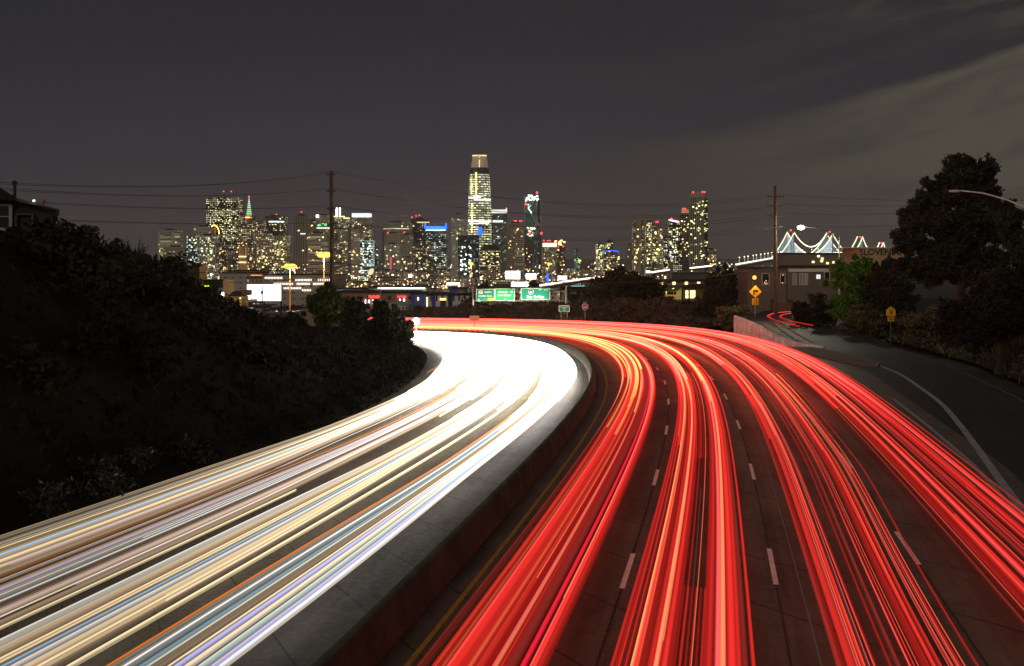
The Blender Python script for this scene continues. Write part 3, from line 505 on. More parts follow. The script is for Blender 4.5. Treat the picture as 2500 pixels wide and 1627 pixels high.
spec = [  # t, colour, strength, half width, th0
 (.03, TAN, .55, .04), (.05, TAN, .4, .05), (.07, GRY, .6, .04), (.09, TAN, .7, .05), (.105, BRN, .9, .05), (.12, TAN, .8, .04), (.135, ORG, .35, .02), (.15, BLUE, 1.4, .045), (.165, CRM, .5, .04), (.18, CRM, 1.1, .07), (.2, CRM, .85, .06), (.222, PNKW, .8, .04), (.235, BRN, .8, .05), (.25, BRN, 1., .05), (.262, TAN, .55, .04), (.276, ORG, .3, .02),
 (.315, ORG, .3, .02), (.325, BRN, .8, .05), (.338, VIO, .8, .035), (.35, GRY, .7, .06), (.364, TAN, .6, .06), (.378, GRY, .6, .05), (.395, BRN, .7, .04), (.41, BRN, 1, .04), (.425, CRM, 1.15, .05), (.437, PNKW, .45, .05), (.45, PNKW, .35, .06), (.463, TAN, .75, .05), (.474, BRN, .8, .03),
 (.535, BLUE, 1.5, .05), (.547, BLUE, .8, .03), (.558, CRM, .5, .05), (.572, CRM, .62, .06), (.586, TAN, .8, .05), (.6, BRN, 1., .05), (.612, CRM, 1.05, .035), (.624, BRN, .8, .03), (.636, BLUE, .9, .035), (.648, WHI, .55, .05), (.66, TAN, 1.1, .05), (.674, CRM, .75, .055), (.688, CRM, .9, .05), (.7, CRM, 1.1, .035), (.712, BRN, .8, .03),
 (.742, YEL, 1.15, .032),
 (.808, ORG, .75, .025), (.818, GRY, .5, .04), (.83, TEA, .45, .05), (.842, GRY, .55, .04), (.855, BLUE, .55, .05), (.867, TEA, .5, .05), (.88, BRN, .7, .04), (.89, BRN, .8, .035), (.9, GRY, .5, .04), (.912, VIO, 1.2, .045), (.923, WHI, .6, .035), (.935, CRM, 1.0, .035), (.947, TEA, .7, .04), (.958, TEA, 1., .045), (.968, VIO, .55, .04), (.978, VIO, .9, .035), (.988, WHI, .9, .045)]
lane_w = lambda q: 'leftmost' if q < .3 else 'second' if q < .5 else 'third' if q < .77 else 'rightmost'
cnt = {}
def wlab(q, c):
    ln = lane_w(q); k = (ln, CN[c]); cnt[k] = cnt.get(k, 0)+1
    return '%s headlight streak in the %s bundle of the white-light lanes' % (CN[c], ln), '%s headlight streaks, %s bundle' % (CN[c], ln)
starts = {.15: -70.5, .222: -69.2, .338: -69.4, .45: -68.2}
for q, c, s, hw in spec:
    lb, gr = wlab(q, c); trail(LC, q, random.choice([.6, .65, .7, .68]), hw*1.12, .045, c, wprof(s), th0=starts.get(q, -80), label=lb, group=gr, widen=1.7, wob=.0015)
lb, gr = wlab(.46, YEL); trail(LC, .494, .66, .028, .03, YEL, wprof(1.1), th1=-63.0, label='lone thin cream streak ending in a point in the dark gap', group=None, wob=0)
trail(LC, .48, .66, .028, .03, YEL, wprof(1.2), th0=-51, label='second lone cream streak starting farther up the dark gap', wob=0)
for q in np.concatenate([np.linspace(.01, .29, 15), np.linspace(.31, .5, 10), np.linspace(.53, .73, 11), np.linspace(.77, .99, 15)]):      # strong far headlights
    c = random.choice([WHI, WHI, CRM, YEL]); ln = lane_w(q); trail(LC, float(q), random.choice([.55, .62, .7]), .07, .05, c, wprof(1.1), th0=random.uniform(-52, -34), label='blinding %s far headlight streak, %s bundle' % (CN[c], ln), group='%s far headlight streaks, %s bundle' % (CN[c], ln), widen=1.7, wob=.002, stuff=True)
for q, s_ in ((.262, 1.3), (.285, .9)): trail(LC, q, .7, .028, .03, ORG, lambda a, s_=s_: s_, th1=-69.5, label='bright orange streak at the left frame edge, %s of two' % ('upper' if q < .27 else 'lower'))
# tall vehicles: marker lights higher up
for q, c, hgt in ((.1, ORG, 1.6), (.6, ORG, 1.9)):
    trail(LC, q, hgt, .015, .015, c, wprof(.3), th0=-40, th1=-5, label='thin high orange marker-lamp streak above the white lanes', group='high orange marker streaks')
R1 = (1., .036, .026); R2 = (1., .02, .045); RO = (1., .22, .1); RD = (.5, .018, .014); RP = (1., .11, .1); RY = (1, .36, .09); RB = (.14, .012, .009)
RN = {R1: 'red', R2: 'crimson', RO: 'orange-red', RD: 'dull red', RP: 'pink-red', RY: 'orange', RB: 'dark maroon'}
def rprof(s, far=1.): return lambda a: s*float(np.interp(a, [-80, -66, -58, -50, -40, -25, 0, 30, 88], [.9, 1., 1., 1., 1.15, 1.5*far, 2.2*far, 3.2*far, 3.8*far]))
red = [  # q, colour, s, hw, th0, th1
 (.20, RO, .9, .035), (.23, R1, .5, .05), (.26, RD, .7, .08), (.30, RD, .6, .06), (.34, RP, 1.1, .05), (.375, R1, .75, .11), (.41, R1, .8, .12), (.445, R1, .7, .11), (.47, RD, .7, .06), (.50, RP, .8, .035), (.53, R1, .6, .05), (.56, RD, .55, .09), (.60, RB, 1.5, .1), (.63, R2, .8, .05), (.665, RP, 1.1, .05), (.69, R1, .9, .05), (.71, R1, .5, .03), (.28, RY, .9, .03), (.52, RY, .7, .03), (.43, RY, .6, .025),
 (1.08, R1, .5, .03), (1.1, RD, .7, .05), (1.13, R1, .7, .05), (1.16, RP, 1.1, .035), (1.19, R1, .8, .05), (1.235, R1, .55, .05), (1.275, RO, 1.3, .04), (1.305, R1, .8, .04), (1.33, RD, .6, .05), (1.50, RD, .7, .06), (1.53, R1, .55, .05), (1.57, RP, 1.1, .04), (1.60, RO, 1.2, .045), (1.63, R1, .85, .06), (1.66, R1, .6, .04), (1.70, RB, 1.5, .05), (1.735, R1, .6, .03), (1.18, RY, .9, .03),
 (2.11, RB, 2, .04), (2.14, RD, .8, .035), (2.165, R1, .7, .035), (2.2, RB, 2.2, .06), (2.235, RO, 1.0, .03), (2.26, R1, .7, .045), (2.31, RD, .6, .04), (2.41, RD, .6, .035), (2.45, RB, 1.6, .05), (2.51, RD, .9, .04), (2.58, RD, .7, .04), (2.61, R1, .8, .045), (2.645, R1, .55, .04), (2.68, RO, .7, .03), (2.75, RD, .8, .03), (2.84, RD, .7, .03), (2.24, RY, .8, .025),
 (3.08, RB, 1.6, .04), (3.14, RD, .7, .035), (3.21, R1, .75, .05), (3.25, RP, 1., .04), (3.285, R1, .85, .07), (3.32, RD, .7, .05), (3.38, RB, 2, .06), (3.47, RD, .7, .03), (3.52, R1, .8, .04), (3.56, R1, .5, .04), (3.62, RP, .9, .045), (3.66, R1, .9, .09), (3.7, R1, .75, .05), (3.76, RB, 2, .05)]
lns = ['lane beside the barrier', 'second red lane', 'third red lane', 'outermost red lane']
def rlab(q, c, far=''): l = lns[min(3, int(q))]; return '%s %stail-light streak in the %s' % (RN[c], far, l), '%s %sstreaks, %s' % (RN[c], far, l)
for q, c, s, hw in red:
    l_ = int(q); a0_, a1_, b0_, b1_ = ((.20, .71, .41, .84), (.08, .735, .155, .78), (.11, .84, .17, .8), (.08, .76, .22, .86))[l_]; q = l_+b0_+(q-l_-a0_)*(b1_-b0_)/(a1_-a0_); hw *= (.85, .95, .8, .85)[l_]
    lb, gr = rlab(q, c); bright = c in (RO, RY, RP, R1)
    if bright and s > .65: trail(RC, q, .5, hw*2., .05, RD, rprof(s*.8), label='soft dull red glow streak under the bright ones, %s' % lns[l_], group='soft glow streaks, %s' % lns[l_], widen=1.4)
    trail(RC, q, random.choice([.68, .75, .82, .9]), hw, .05, c, rprof(s*1.15, 1.5 if bright else 1.), label=lb, group=gr, widen=1.8, wob=.012)
for i in range(84):       # streaks that begin or end part way round the bend
    l = i % 4; q = l+random.choice([random.uniform(.42, .6) if l == 0 else random.uniform(.18, .36), random.uniform(.56, .74)]); c = random.choice([R1, RP, RO, RY, RY] if l < 2 else [R1, R1, RP, RP, RO, RD]); a0 = random.uniform(-50, 15); a1 = random.choice([88, 88, 88, random.uniform(a0+25, 80)])
    if a1 < 88 and random.random() < .5: a0 = -80; a1 = random.uniform(-56, -20); c = random.choice([RD, RB, R1])
    lb, gr = rlab(q, c, 'partial '); trail(RC, q, random.uniform(.6, 1.), random.choice([.03, .05, .08]), .05, c, rprof(random.uniform(.7, 1.2), 1.6), th0=a0, th1=a1, label=lb, group=gr, widen=1.6, wob=.012)
for q, a0, a1, lb in ((1.46, -80, -60.2, 'lower translucent-looking broad red band between two streak bundles of the second red lane'), (1.42, -51.5, -20, 'upper short broad red band ending square in the second red lane')):
    for j in range(7): trail(RC, q-.06+j*.025, .7+.02*j, .018, .02, RD if j % 2 else R1, rprof(.55), th0=a0, th1=a1, label='fine red line in the ' + ('lower' if a0 < -70 else 'upper') + ' ladder of lines, second red lane', group='thin parallel red lines, %s ladder' % ('lower' if a0 < -70 else 'upper'))
for q, a0, a1 in ((1.44, -80, -52), (1.47, -80, -54), (2.34, -80, -45), (2.37, -76, -50), (1.42, -40, -20), (3.42, -80, -52), (2.12, -66, -50)):
    trail(RC, q, .5, .012, .012, (.3, .28, .25), rprof(.16), th0=a0, th1=a1, label='hair-thin pale grey streak between red bundles', group='hair-thin grey streaks')
for i in range(64):
    l = i % 4; a_, b_ = ((.4, .84), (.16, .8), (.18, .77), (.22, .88))[l]; q = l+random.uniform(a_, b_); c = random.choice([R1, RP, RD, RO, RY, RB])
    trail(RC, q, random.uniform(.62, 1.0), random.choice([.008, .012, .016]), .015, c, rprof(random.uniform(.7, 1.3), 1.4), th0=random.choice([-80, -80, -62, -50]), th1=random.choice([88, 60, -20]), label='hair-thin %s streak in the %s' % (RN[c], lns[l]), group='hair-thin %s streaks, %s' % (RN[c], lns[l]), widen=1.5, wob=.01, stuff=True)
for i in range(56):
    a_, b_ = random.choice([(.03, .28), (.315, .475), (.535, .715), (.81, .99)]); q = random.uniform(a_, b_); c = random.choice([CRM, WHI, TAN, CRM, BRN, BRN, YEL, TAN]); ln = lane_w(q)
    trail(LC, q, random.uniform(.62, .8), random.choice([.008, .013, .018]), .015, c, wprof(random.uniform(.6, 1.3)), th0=random.choice([-80, -80, -67]), label='hair-thin %s streak, %s bundle of the white-light lanes' % (CN[c], ln), group='hair-thin %s streaks, %s white-light bundle' % (CN[c], ln), widen=1.5, wob=.001, stuff=True)
struct(ob('faint_light_trails', mesh('faint_light_trails', np.concatenate(_st[0]), np.concatenate(_st[1]), LT, True, col=np.concatenate(_st[2]))), 'stuff')
ON = ['first', 'second', 'third', 'fourth', 'fifth', 'sixth', 'seventh', 'eighth', 'ninth', 'tenth', 'eleventh', 'twelfth']
for lb_, L_ in _ord.items():
    if 1 < len(L_) <= 12:
        for k_, (q_, o_) in enumerate(sorted(L_, key=lambda v: v[0])): o_['label'] = '%s from left: %s' % (ON[k_], lb_)
# side-street pair of tail-light streaks curling round the corner
def free_trail(pts, r, col, s, label, group=None):
    P = np.array(pts, float); L = np.concatenate([[0], np.cumsum(np.linalg.norm(np.diff(P, axis=0), axis=1))]); q = np.linspace(0, L[-1], 70); P = np.stack([np.interp(q, L, P[:, i]) for i in range(3)], 1)
    k = np.hanning(13); k /= k.sum(); P = np.stack([np.convolve(np.pad(P[:, i], 6, mode='reflect', reflect_type='odd'), k, 'valid') for i in range(3)], 1)
    N = normals(P); A = np.zeros((70, 8, 3)); C = np.ones((70, 8, 4)); C[:, :, :3] = np.array(col)*s
    for j in range(8): a = 2*PI*j/8; C[:, j, 3] = min(1, max(.0, .25+math.sin(a))*1.2); A[:, j, :2] = P[:, :2]+N*math.cos(a)*r; A[:, j, 2] = P[:, 2]+math.sin(a)*r*.8
    i = np.arange(69)[:, None]*8+np.arange(8)[None]; j = np.arange(69)[:, None]*8+(np.arange(8)[None]+1) % 8
    return tag(ob('light_trail', mesh('light_trail', A.reshape(-1, 3), np.stack([i, j, j+8, i+8], -1).reshape(-1, 4), LT, True, col=C.reshape(-1, 4))), label, 'light trail', group)
def uvp(L): return [(X(u, y), y, Z(v, y)) for u, v, y in L]
for nm, rr_, cc, s in (('core', .06, RP, 1.5), ('soft edge', .14, R1, .55)):
    dz = 0 if nm == 'core' else -.06
    a1 = [(x, y+(.1 if dz else 0), z+dz) for x, y, z in uvp([(1951, 797, 139), (1915, 788, 146), (1885, 779, 155), (1872, 771.5, 163), (1884, 766, 169), (1915, 762, 174), (1976, 759.5, 178)])]
    a2 = [(x, y+(.1 if dz else 0), z+dz) for x, y, z in uvp([(1984, 794.5, 138), (1950, 788, 144), (1918, 780, 151), (1903, 773.5, 158), (1912, 768, 165), (1940, 764, 171), (1977, 761.5, 175)])]
    free_trail(a1, rr_, cc, s, 'outer %s of the hairpin red streak pair on the side street' % nm); free_trail(a2, rr_, cc, s, 'inner %s of the hairpin red streak pair on the side street' % nm)
a3 = uvp([(1884, 778, 157), (1878, 772, 162), (1892, 765, 170), (1925, 761, 176), (1975, 758, 180)]); free_trail(a3, .05, R1, .9, 'faint upper arc of the side street streaks')
#PART3
# ------------------------------------------------------------------ skyline
ZB = -45.
unit = MB().box(-.5, .5, -.5, .5, -.5, .5)
WIN = {k: unit.me('lit_window', m) for k, m in (('w', WARM), ('c', COOL), ('l', LEM), ('r', RED), ('b', BLU), ('o', ORA), ('p', WHT))}
def wbox(kind, parent, x, y, z, sx, sy, sz, name='lit_window'):
    o = ob(name, WIN[kind], parent, (x, y, z)); o.scale = (sx, sy, sz); return o
def beacon(t, y, u, v, r=2.5): o = wbox('r', t, X(u, y)-t.location.x, -1., Z(v, y)-t.location.z, r, r, r, 'beacon'); return o
def windows(t, y, u0, u1, v0, v1, n, kinds='wlc', size=(3., 2.4), depth=0.):
    for _ in range(n):
        u = random.uniform(u0+1, u1-1); v = v0+(v1-v0)*random.random()**.85; s = random.choice([.5, .65, .8, 1.15]); wbox(random.choice(kinds), t, X(u, y)-t.location.x, depth-.3, Z(v, y)-t.location.z, size[0]*s, 1., size[1]*s)
def tower(label, u0, u1, vt, y, fac, n=10, kinds='wl', depth=None, name='office_tower', cap=None, beac=(), steps=(), vw=None, group=None, cat='tower', roof=True, dx=0):
    x0, x1, z1 = X(u0, y), X(u1, y), Z(vt, y); xc = (x0+x1)/2; t = thing(name, label, cat, (xc, y, ZB), group); w2 = (x1-x0)/2; dp = depth or (x1-x0)*.8
    mb = MB().box(-w2, w2, 0, dp, -1, z1-ZB); ob('shaft', mb.me('shaft', fac), t)
    for (a, b, v, f2) in steps:        # set-back upper volumes
        ob('upper_block', MB().box(X(a, y)-xc, X(b, y)-xc, dp*.15, dp*.85, z1-ZB, Z(v, y)-ZB).me('upper_block', f2 or fac), t)
    if roof: MB().box(-w2*.5, w2*.35, dp*.3, dp*.7, z1-ZB, z1-ZB+4).ob('roof_plant', M['roofd'], t)
    if cap: ob('crown', MB().box(X(cap[0], y)-xc, X(cap[1], y)-xc, -.8, dp*.9, Z(cap[3], y)-ZB, Z(cap[2], y)-ZB).me('crown', cap[4]), t)
    for u, v in beac: beacon(t, y, u, v)
    windows(t, y, u0, u1, vt+5, vw or 660, n, kinds); return t
FW = (1, .72, .34); FL = (1, .88, .42); FC = (.8, 1, .8)
grey = (.2, .18, .15); lgrey = (.3, .27, .22); dk = (.035, .035, .04); tan_ = (.32, .26, .19); brn = (.14, .11, .085); teal = (.06, .09, .095); blk = (.015, .015, .02)
tower('pale slab tower with a framed front and red roof letters, farthest left in the skyline', 387, 434, 562, 3000, facade((.36, .3, .22), 40, 4, .8, .45, .6, FL, .9), 7, 'l', beac=(), cap=(387, 434, 562, 566, mat('pale_frame', (.5, .42, .32))))
tower('low wide grey block in front of the pale framed slab', 398, 451, 603, 2700, facade(grey, 6, 5, .5, .4, .1), 5, name='office_block', cat='building')
t = tower('blue-grey apartment tower with white vertical ribs and many lemon windows', 482, 526, 575, 2500, facade((.34, .36, .36), 5.5, 4.2, .62, .8, .3, FL, 1.6, (.1, .13, .15)), 30, 'lc', name='apartment_tower', vw=684)
tower('dark teal apartment slab with a rounded pale cap', 455, 481, 576, 2520, facade((.06, .1, .12), 5, 4.2, .8, .7, .3, FC, 1.6), 14, 'lc', name='apartment_tower', vw=660, cap=(455, 481, 573, 577, mat('pale_cap', (.4, .4, .38))))
tower('flat grey penthouse block above the ribbed apartment tower', 472, 517, 554, 2700, facade((.26, .25, .23), 9, 9, .4, .3, .1), 0)
tower('massive dark tower crowded with lemon-yellow windows, two red beacons', 503, 582, 484, 3150, facade((.03, .027, .024), 6.2, 6., .6, .42, .55, FL, 3., band=.06), 70, 'll', beac=((546, 468), (565, 468)), vw=600, depth=50)
tower('dark tower with an arched crown outlined in orange', 513, 538, 572, 2750, facade(dk, 6, 5, .6, .5, .3, FW, 2), 8, 'w', roof=False)
y = 2740; mb = MB()
for k in range(14):
    a, b = PI*k/14, PI*(k+1)/14; mb.tube((12.5*math.cos(a), 0, 22*math.sin(a)), (12.5*math.cos(b), 0, 22*math.sin(b)), 1.1, n=5)
o = mb.ob('crown_arch', ORA); p_ = [q for q in bpy.data.objects if q.get('label', '').startswith('dark tower with an arched')][0]; o.parent = p_; o.location = (0, -10, Z(572, y)-ZB)
mb = MB().prism([(12.3*math.cos(PI*k/14), 22*math.sin(PI*k/14)) for k in range(15)], 0, 20); o = mb.ob('arched_top', M['roofd'], p_); o.location = (0, 0, Z(572, y)-ZB)
tower('narrow grey-ribbed tower between the arch and the brown slab', 548, 571, 612, 2600, facade((.24, .22, .21), 5, 4, .5, .9, .15), 7, 'wc')
tower('dark block with scattered amber windows below the massive tower', 527, 552, 600, 2550, facade(brn, 6, 5, .5, .45, .4, FW, 2), 12, 'w', name='office_block', cat='building')
tower('broad brown slab tower with rows of yellow windows beneath the spire', 577, 640, 537, 2950, facade((.13, .11, .09), 7, 5.4, .55, .4, .45, FW, 2.2, band=.12), 22, 'lw', vw=620)
# pyramid spire
y = 3300; t = thing('pyramid_tower', 'slim green-white lit pyramid spire with a red tip light', 'tower', (X(608, y), y, ZB)); mb = MB(); hz = Z(527, y)-ZB
mb.box(-16, 16, -16, 16, 0, hz); mb.ob('base_block', facade(brn, 6, 5), t)
SPM = bpy.data.materials.new('spire_light'); SPM.use_nodes = True; nt = NT(SPM.node_tree); nt.n.clear(); oc = nt.sep(nt.new('ShaderNodeTexCoord').outputs['Object']); e = nt.new('ShaderNodeEmission'); fr_ = nt.m('FRACT', nt.m('MULTIPLY', oc[2], .16))
nt.put(e.inputs[0], nt.mix(nt.step(oc[2], hz, hz+80), (.42, .8, .42), (.95, .95, .75))); nt.put(e.inputs[1], nt.step(fr_, .3, .5, .35, 1.3)); oo = nt.new('ShaderNodeOutputMaterial'); nt.l.new(e.outputs[0], oo.inputs[0]); SPM.cycles.emission_sampling = 'NONE'
top = Z(482, y)-ZB; mb = MB(); q4 = [(-7, -7), (7, -7), (7, 7), (-7, 7)]
for k in range(4): a, b = q4[k], q4[(k+1) % 4]; mb.poly([(*a, hz), (*b, hz), (b[0]*.07, b[1]*.07, top), (a[0]*.07, a[1]*.07, top)])
mb.ob('spire', SPM, t); wbox('r', t, 0, -1, top+2, 3.2, 3.2, 3.2, 'beacon'); wbox('o', t, 0, -17, hz-6, 14, 1, 2.5)
tower('dark rounded tower with icy white lights at its top and one red beacon', 646, 695, 528, 3000, facade((.06, .055, .055), 7, 6, .6, .4, .3, FL, 2), 10, 'l', beac=((675, 524),), cap=(656, 694, 540, 543.5, emit('icy_row', (.75, .95, 1), 1.6)))
tower('wide pale apartment slab with many yellow windows, right of the orange floodlit tower', 621, 697, 575, 2450, facade((.27, .23, .18), 6, 4.6, .55, .5, .33, FL, 2., band=0), 50, 'lw', name='apartment_tower', vw=660, steps=((636, 662, 570, None),))
t = tower('slim orange floodlit stone tower', 583, 601, 601, 2350, facade((.3, .2, .12), 3.4, 60, .45, .9, 1., (1, .42, .12), .9, (.3, .16, .08)), 0, roof=False);  # orange floodlight is put into the facade as glowing columns
for v in (627, 641): wbox('l', t, 0, -1, Z(v, 2350)-ZB, 16, 1.5, 2.2)
tower('small brown tower beside the orange floodlit one', 600, 622, 600, 2400, facade(brn, 5, 4.5, .5, .45, .3, FW, 1.5), 8, 'w', name='office_block', cat='building')
tower('plain grey tower with a dark finned half and a white streak', 717, 753, 527, 2800, facade((.22, .19, .16), 4.5, 60, .45, .98, 0., FW, 1), 6, 'l', beac=((736, 518),), cap=(733, 746, 570, 572.5, emit('white_streak', (.9, .95, 1), 1.6)))
tower('dark finned tower directly right of the plain grey one', 752, 775, 540, 2900, facade((.14, .125, .11), 5, 5, .5, .5, .2, FL, 1.5), 8, 'lw')
t = tower('tan tower with two green roof lamps and a bright window row', 772, 806, 526, 2850, facade((.26, .22, .17), 6, 5, .5, .4, .25, FL, 1.6), 12, 'lw', cap=(773, 806, 556, 558.5, emit('bright_row', (1, .95, .7), 1.7)))
gm = unit.me('green_lamp', GRN); 
for u, v in ((780, 550), (795, 549)): o = ob('green_lamp', gm, t, (X(u, 2850)-t.location.x, -1.5, Z(v, 2850)-ZB)); o.scale = (5, 2, 4)
o = wbox('p', t, X(775, 2850)-t.location.x, -1.5, Z(528, 2850)-ZB, 7, 2, 7)
tower('wide grey stepped block with dim horizontal bands below the green-lamped tower', 752, 800, 570, 2500, facade((.26, .23, .2), 30, 4.5, .9, .4, .3, FW, .7), 14, 'wl', name='office_block', cat='building', vw=640)
t = tower('tower with twin glowing vertical horns and gold roof ledges', 808, 856, 536, 2900, facade((.17, .15, .12), 6, 5, .6, .45, .35, FL, 1.6), 12, 'lw', beac=())
for u, a, b in ((821, 507, 530), (829, 507, 530)): wbox('p', t, X(u, 2900)-t.location.x, 5, Z((a+b)/2, 2900)-ZB, 4.2, 4, (b-a)*2900/F); MB().box(-4, 4, 3, 9, 0, 6).ob('horn_base', M['white'], t).location = (X(u, 2900)-t.location.x, 0, Z(536, 2900)-ZB)
for u0, u1, v in ((812, 825, 529), (829, 842, 529), (838, 854, 533)): wbox('l', t, X((u0+u1)/2, 2900)-t.location.x, -1.5, Z(v, 2900)-ZB, (u1-u0)*2900/F, 1.5, 2.2)
tower('grey tower topped by a blazing white light bar', 859, 908, 531, 2850, facade((.16, .15, .14), 6, 5.4, .6, .4, .3, FL, 1.8, band=.05), 22, 'lw', cap=(859, 903, 521, 531, emit('white_bar', (.85, 1, .93), 1.35)), vw=620)
tower('pale grey office slab with a lit window row, in front of the horned tower', 815, 850, 560, 2550, facade((.23, .21, .17), 8, 4.2, .8, .35, .35, FW, 1.3, band=.12), 16, 'lw', vw=650, name='office_block', cat='building')
tower('slim teal glass column beside the pale office slab', 850, 857, 556, 2540, facade((.1, .15, .16), 4, 4, .8, .6, .05), 0)
tower('pale apartment tower with balconies right of the teal column', 857, 878, 560, 2530, facade((.24, .22, .19), 5, 4.4, .5, .4, .2, FW, 1.4), 10, 'w', name='apartment_tower')
tower('glass block crowded with white office lights', 879, 911, 587, 2450, facade((.03, .04, .045), 6, 4.2, .8, .45, .6, FC, 3.2, band=.2), 26, 'cl', name='office_block', cat='building', vw=645)
tower('dark block with two green-white light cones', 905, 923, 600, 2500, facade((.05, .055, .05), 6, 5, .6, .4, .2, FC, 1.6), 5, 'c', name='office_block', cat='building')
tower('broad olive-grey tower with one lit row near its top', 933, 1003, 543, 2900, facade((.2, .18, .145), 7, 5.4, .6, .4, .08, FL, 1.6), 10, 'l', cap=(936, 999, 557.5, 560, emit('sparse_row', (1, .92, .65), .9)), vw=600)
tower('stepped grey tower with red beacons in front of the olive-grey one', 940, 979, 571, 2600, facade((.22, .2, .17), 6, 5, .5, .4, .15, FW, 1.6), 6, 'w', beac=((947, 568.5), (987, 567.5)))
t = tower('white-gridded tower with a tall pink lit stripe', 938, 977, 597, 2350, facade((.46, .45, .43), 3.4, 3.8, .55, .55, .12, FL, 1.6, (.03, .03, .04)), 12, 'lw', name='apartment_tower', vw=660); ob('pink_stripe', MB().box(-5, 9, -.6, 0, 8, Z(618, 2350)-ZB).me('pink_stripe', facade((.6, .2, .22), 3.4, 3.8, .55, .5, 0., FL, 0, (.03, .02, .03))), t)
ob('stripe_lamp', MB().box(-4.5, -1, -1.2, -.6, 6, Z(628, 2350)-ZB).me('stripe_lamp', emit('stripe_pink', (1, .2, .25), .7)), t)
tower('grey tower stepping down right of the pink striped one', 979, 1008, 574, 2550, facade((.2, .18, .15), 6, 5, .5, .4, .12, FW, 1.5), 6, 'w')
tower('low pale wing at the foot of the stepping grey tower', 985, 1010, 630, 2300, facade((.24, .22, .18), 5, 4, .5, .8, .1), 3, name='office_block', cat='building')
tower('dark tower with three red beacons and a gold ledge', 1003, 1046, 536, 2950, facade((.04, .042, .045), 7, 5.5, .6, .4, .2, FL, 1.8), 9, 'lw', beac=((1006, 531), (1016, 528), (1024, 526)), cap=(1018, 1046, 542, 544.5, emit('gold_ledge', (1, .85, .4), 1.2)))
t = tower('dark tower crowned by a glowing blue band', 1037, 1090, 561, 2750, facade((.035, .04, .05), 6, 5, .7, .4, .3, FC, 1.7, band=.05), 18, 'cl', cap=(1040, 1088, 553, 560, emit('blue_crown', (.04, .33, 1), 1.5)), roof=False, vw=640)
for u in (1038.5, 1088.5): wbox('b', t, X(u, 2750)-t.location.x, 3, Z(552, 2750)-ZB, 5, 6, 14)
wbox('c', t, 0, -1.6, Z(562.5, 2750)-ZB, 50, 1, 2.4)
tower('dark block with dim green-white floor lights left of the black box tower', 1052, 1090, 584, 2450, facade((.05, .055, .05), 7, 5, .8, .35, .35, FC, 1.3), 14, 'cl', name='office_block', cat='building', vw=650)
tower('dark wide office block behind the pink striped tower', 1008, 1053, 590, 2500, facade((.055, .055, .05), 7, 5, .7, .4, .22, FL, 1.4, band=.06), 14, 'lw', name='office_block', cat='building', vw=650)
tower('cream gridded tower just left of the tallest tower', 1101, 1142, 524, 2950, facade((.4, .37, .3), 5.2, 5.2, .5, .5, .3, FL, 1.3), 10, 'l', vw=585, cap=(1101, 1142, 524, 535, mat('pale_crown', (.3, .29, .26))))
t = tower('black box tower with four columns of cold white windows', 1118, 1169, 575, 2400, facade((.012, .016, .018), 8, 5.2, .55, .45, .35, (.7, .9, .85), .7), 0, roof=False)
for i in range(52): wbox(random.choice('cccp'), t, random.choice([-16, -13, -8, -5, 2, 5])+random.uniform(-.5, .5), -.6, random.uniform(35, 90) if i % 3 else random.uniform(18, 60), 3, 1, 2.4)
# tallest tower: rounded square shaft, tapering, with lit floors
y = 3050; t = thing('tallest_tower', 'tallest tower, tapering with rounded top, glowing lemon floors and a pale crown', 'tower', (X(1171, y), y, ZB)); px = y/F
def rsq(hw, n=24, p=3.2): return [(hw*math.copysign(abs(math.cos(2*PI*k/n))**(2/p), math.cos(2*PI*k/n)), hw*math.copysign(abs(math.sin(2*PI*k/n))**(2/p), math.sin(2*PI*k/n))) for k in range(n)]
def loft(levels, m, name, parent, n=24):
    V = []; Fq = []; uv = []
    for v, hw in levels: V += [(a, b, Z(v, y)-ZB) for a, b in rsq(hw*px, n)]
    for i in range(len(levels)-1):
        for k in range(n): q = [i*n+k, i*n+(k+1) % n, (i+1)*n+(k+1) % n, (i+1)*n+k]; Fq.append(q); kk = [(k*8, V[q[0]][2]), ((k+1)*8, V[q[1]][2]), ((k+1)*8, V[q[2]][2]), (k*8, V[q[3]][2])]; uv += kk
    Fq.append(list(range(len(V)-n, len(V)))); uv += [(0, 0)]*n; o = ob(name, mesh(name, V, Fq, m, False, uv=uv), parent); return o
SFM = facade((.05, .055, .04), 4.2, 6.6, .86, .45, .96, (.95, .92, .42), 3., (.05, .055, .03), band=.9)
loft([(700, 29), (600, 29), (541, 29), (486, 28), (455, 26), (425, 23.3)], SFM, 'shaft', t)
loft([(425, 23.3), (411, 21.5)], mat('dark_glass_band', (.07, .08, .07), .3), 'glass_band', t)
CRW = mat('crown_mesh', (.5, .42, .32), .6); CRW.node_tree.nodes['Principled BSDF'].inputs['Emission Color'].default_value = (.8, .62, .45, 1); CRW.node_tree.nodes['Principled BSDF'].inputs['Emission Strength'].default_value = .16; CRW.cycles.emission_sampling = 'NONE'  # faint glow put into the crown surface so it reads pale
loft([(411, 21.5), (395, 19.3), (379, 16.6)], CRW, 'crown', t)
for k in range(11): wbox('w', t, (k-5)*3.3*px, -16.5*px, Z(382, y)-ZB, 2.4, 1.5, 2.6, 'rim_lamp')
for v in (386, 394, 398, 402, 406, 409): wbox('w', t, 0, -21*px, Z(v, y)-ZB, 2, 1.5, 2.5, 'rim_lamp')
for v, hw, sg in ((480, 28, (-.5, .6)), (484.5, 28.3, (-.9, .1)), (489.5, 28.4, (-.45, .95)), (541.5, 29, (-.95, 0)), (542, 29.1, (.05, .95)), (547, 29, (-.8, .8))): 
    o = wbox('p', t, (sg[0]+sg[1])/2*hw*px, -28.6*px, Z(v, y)-ZB, (sg[1]-sg[0])*hw*px, 1.5, 2.8)
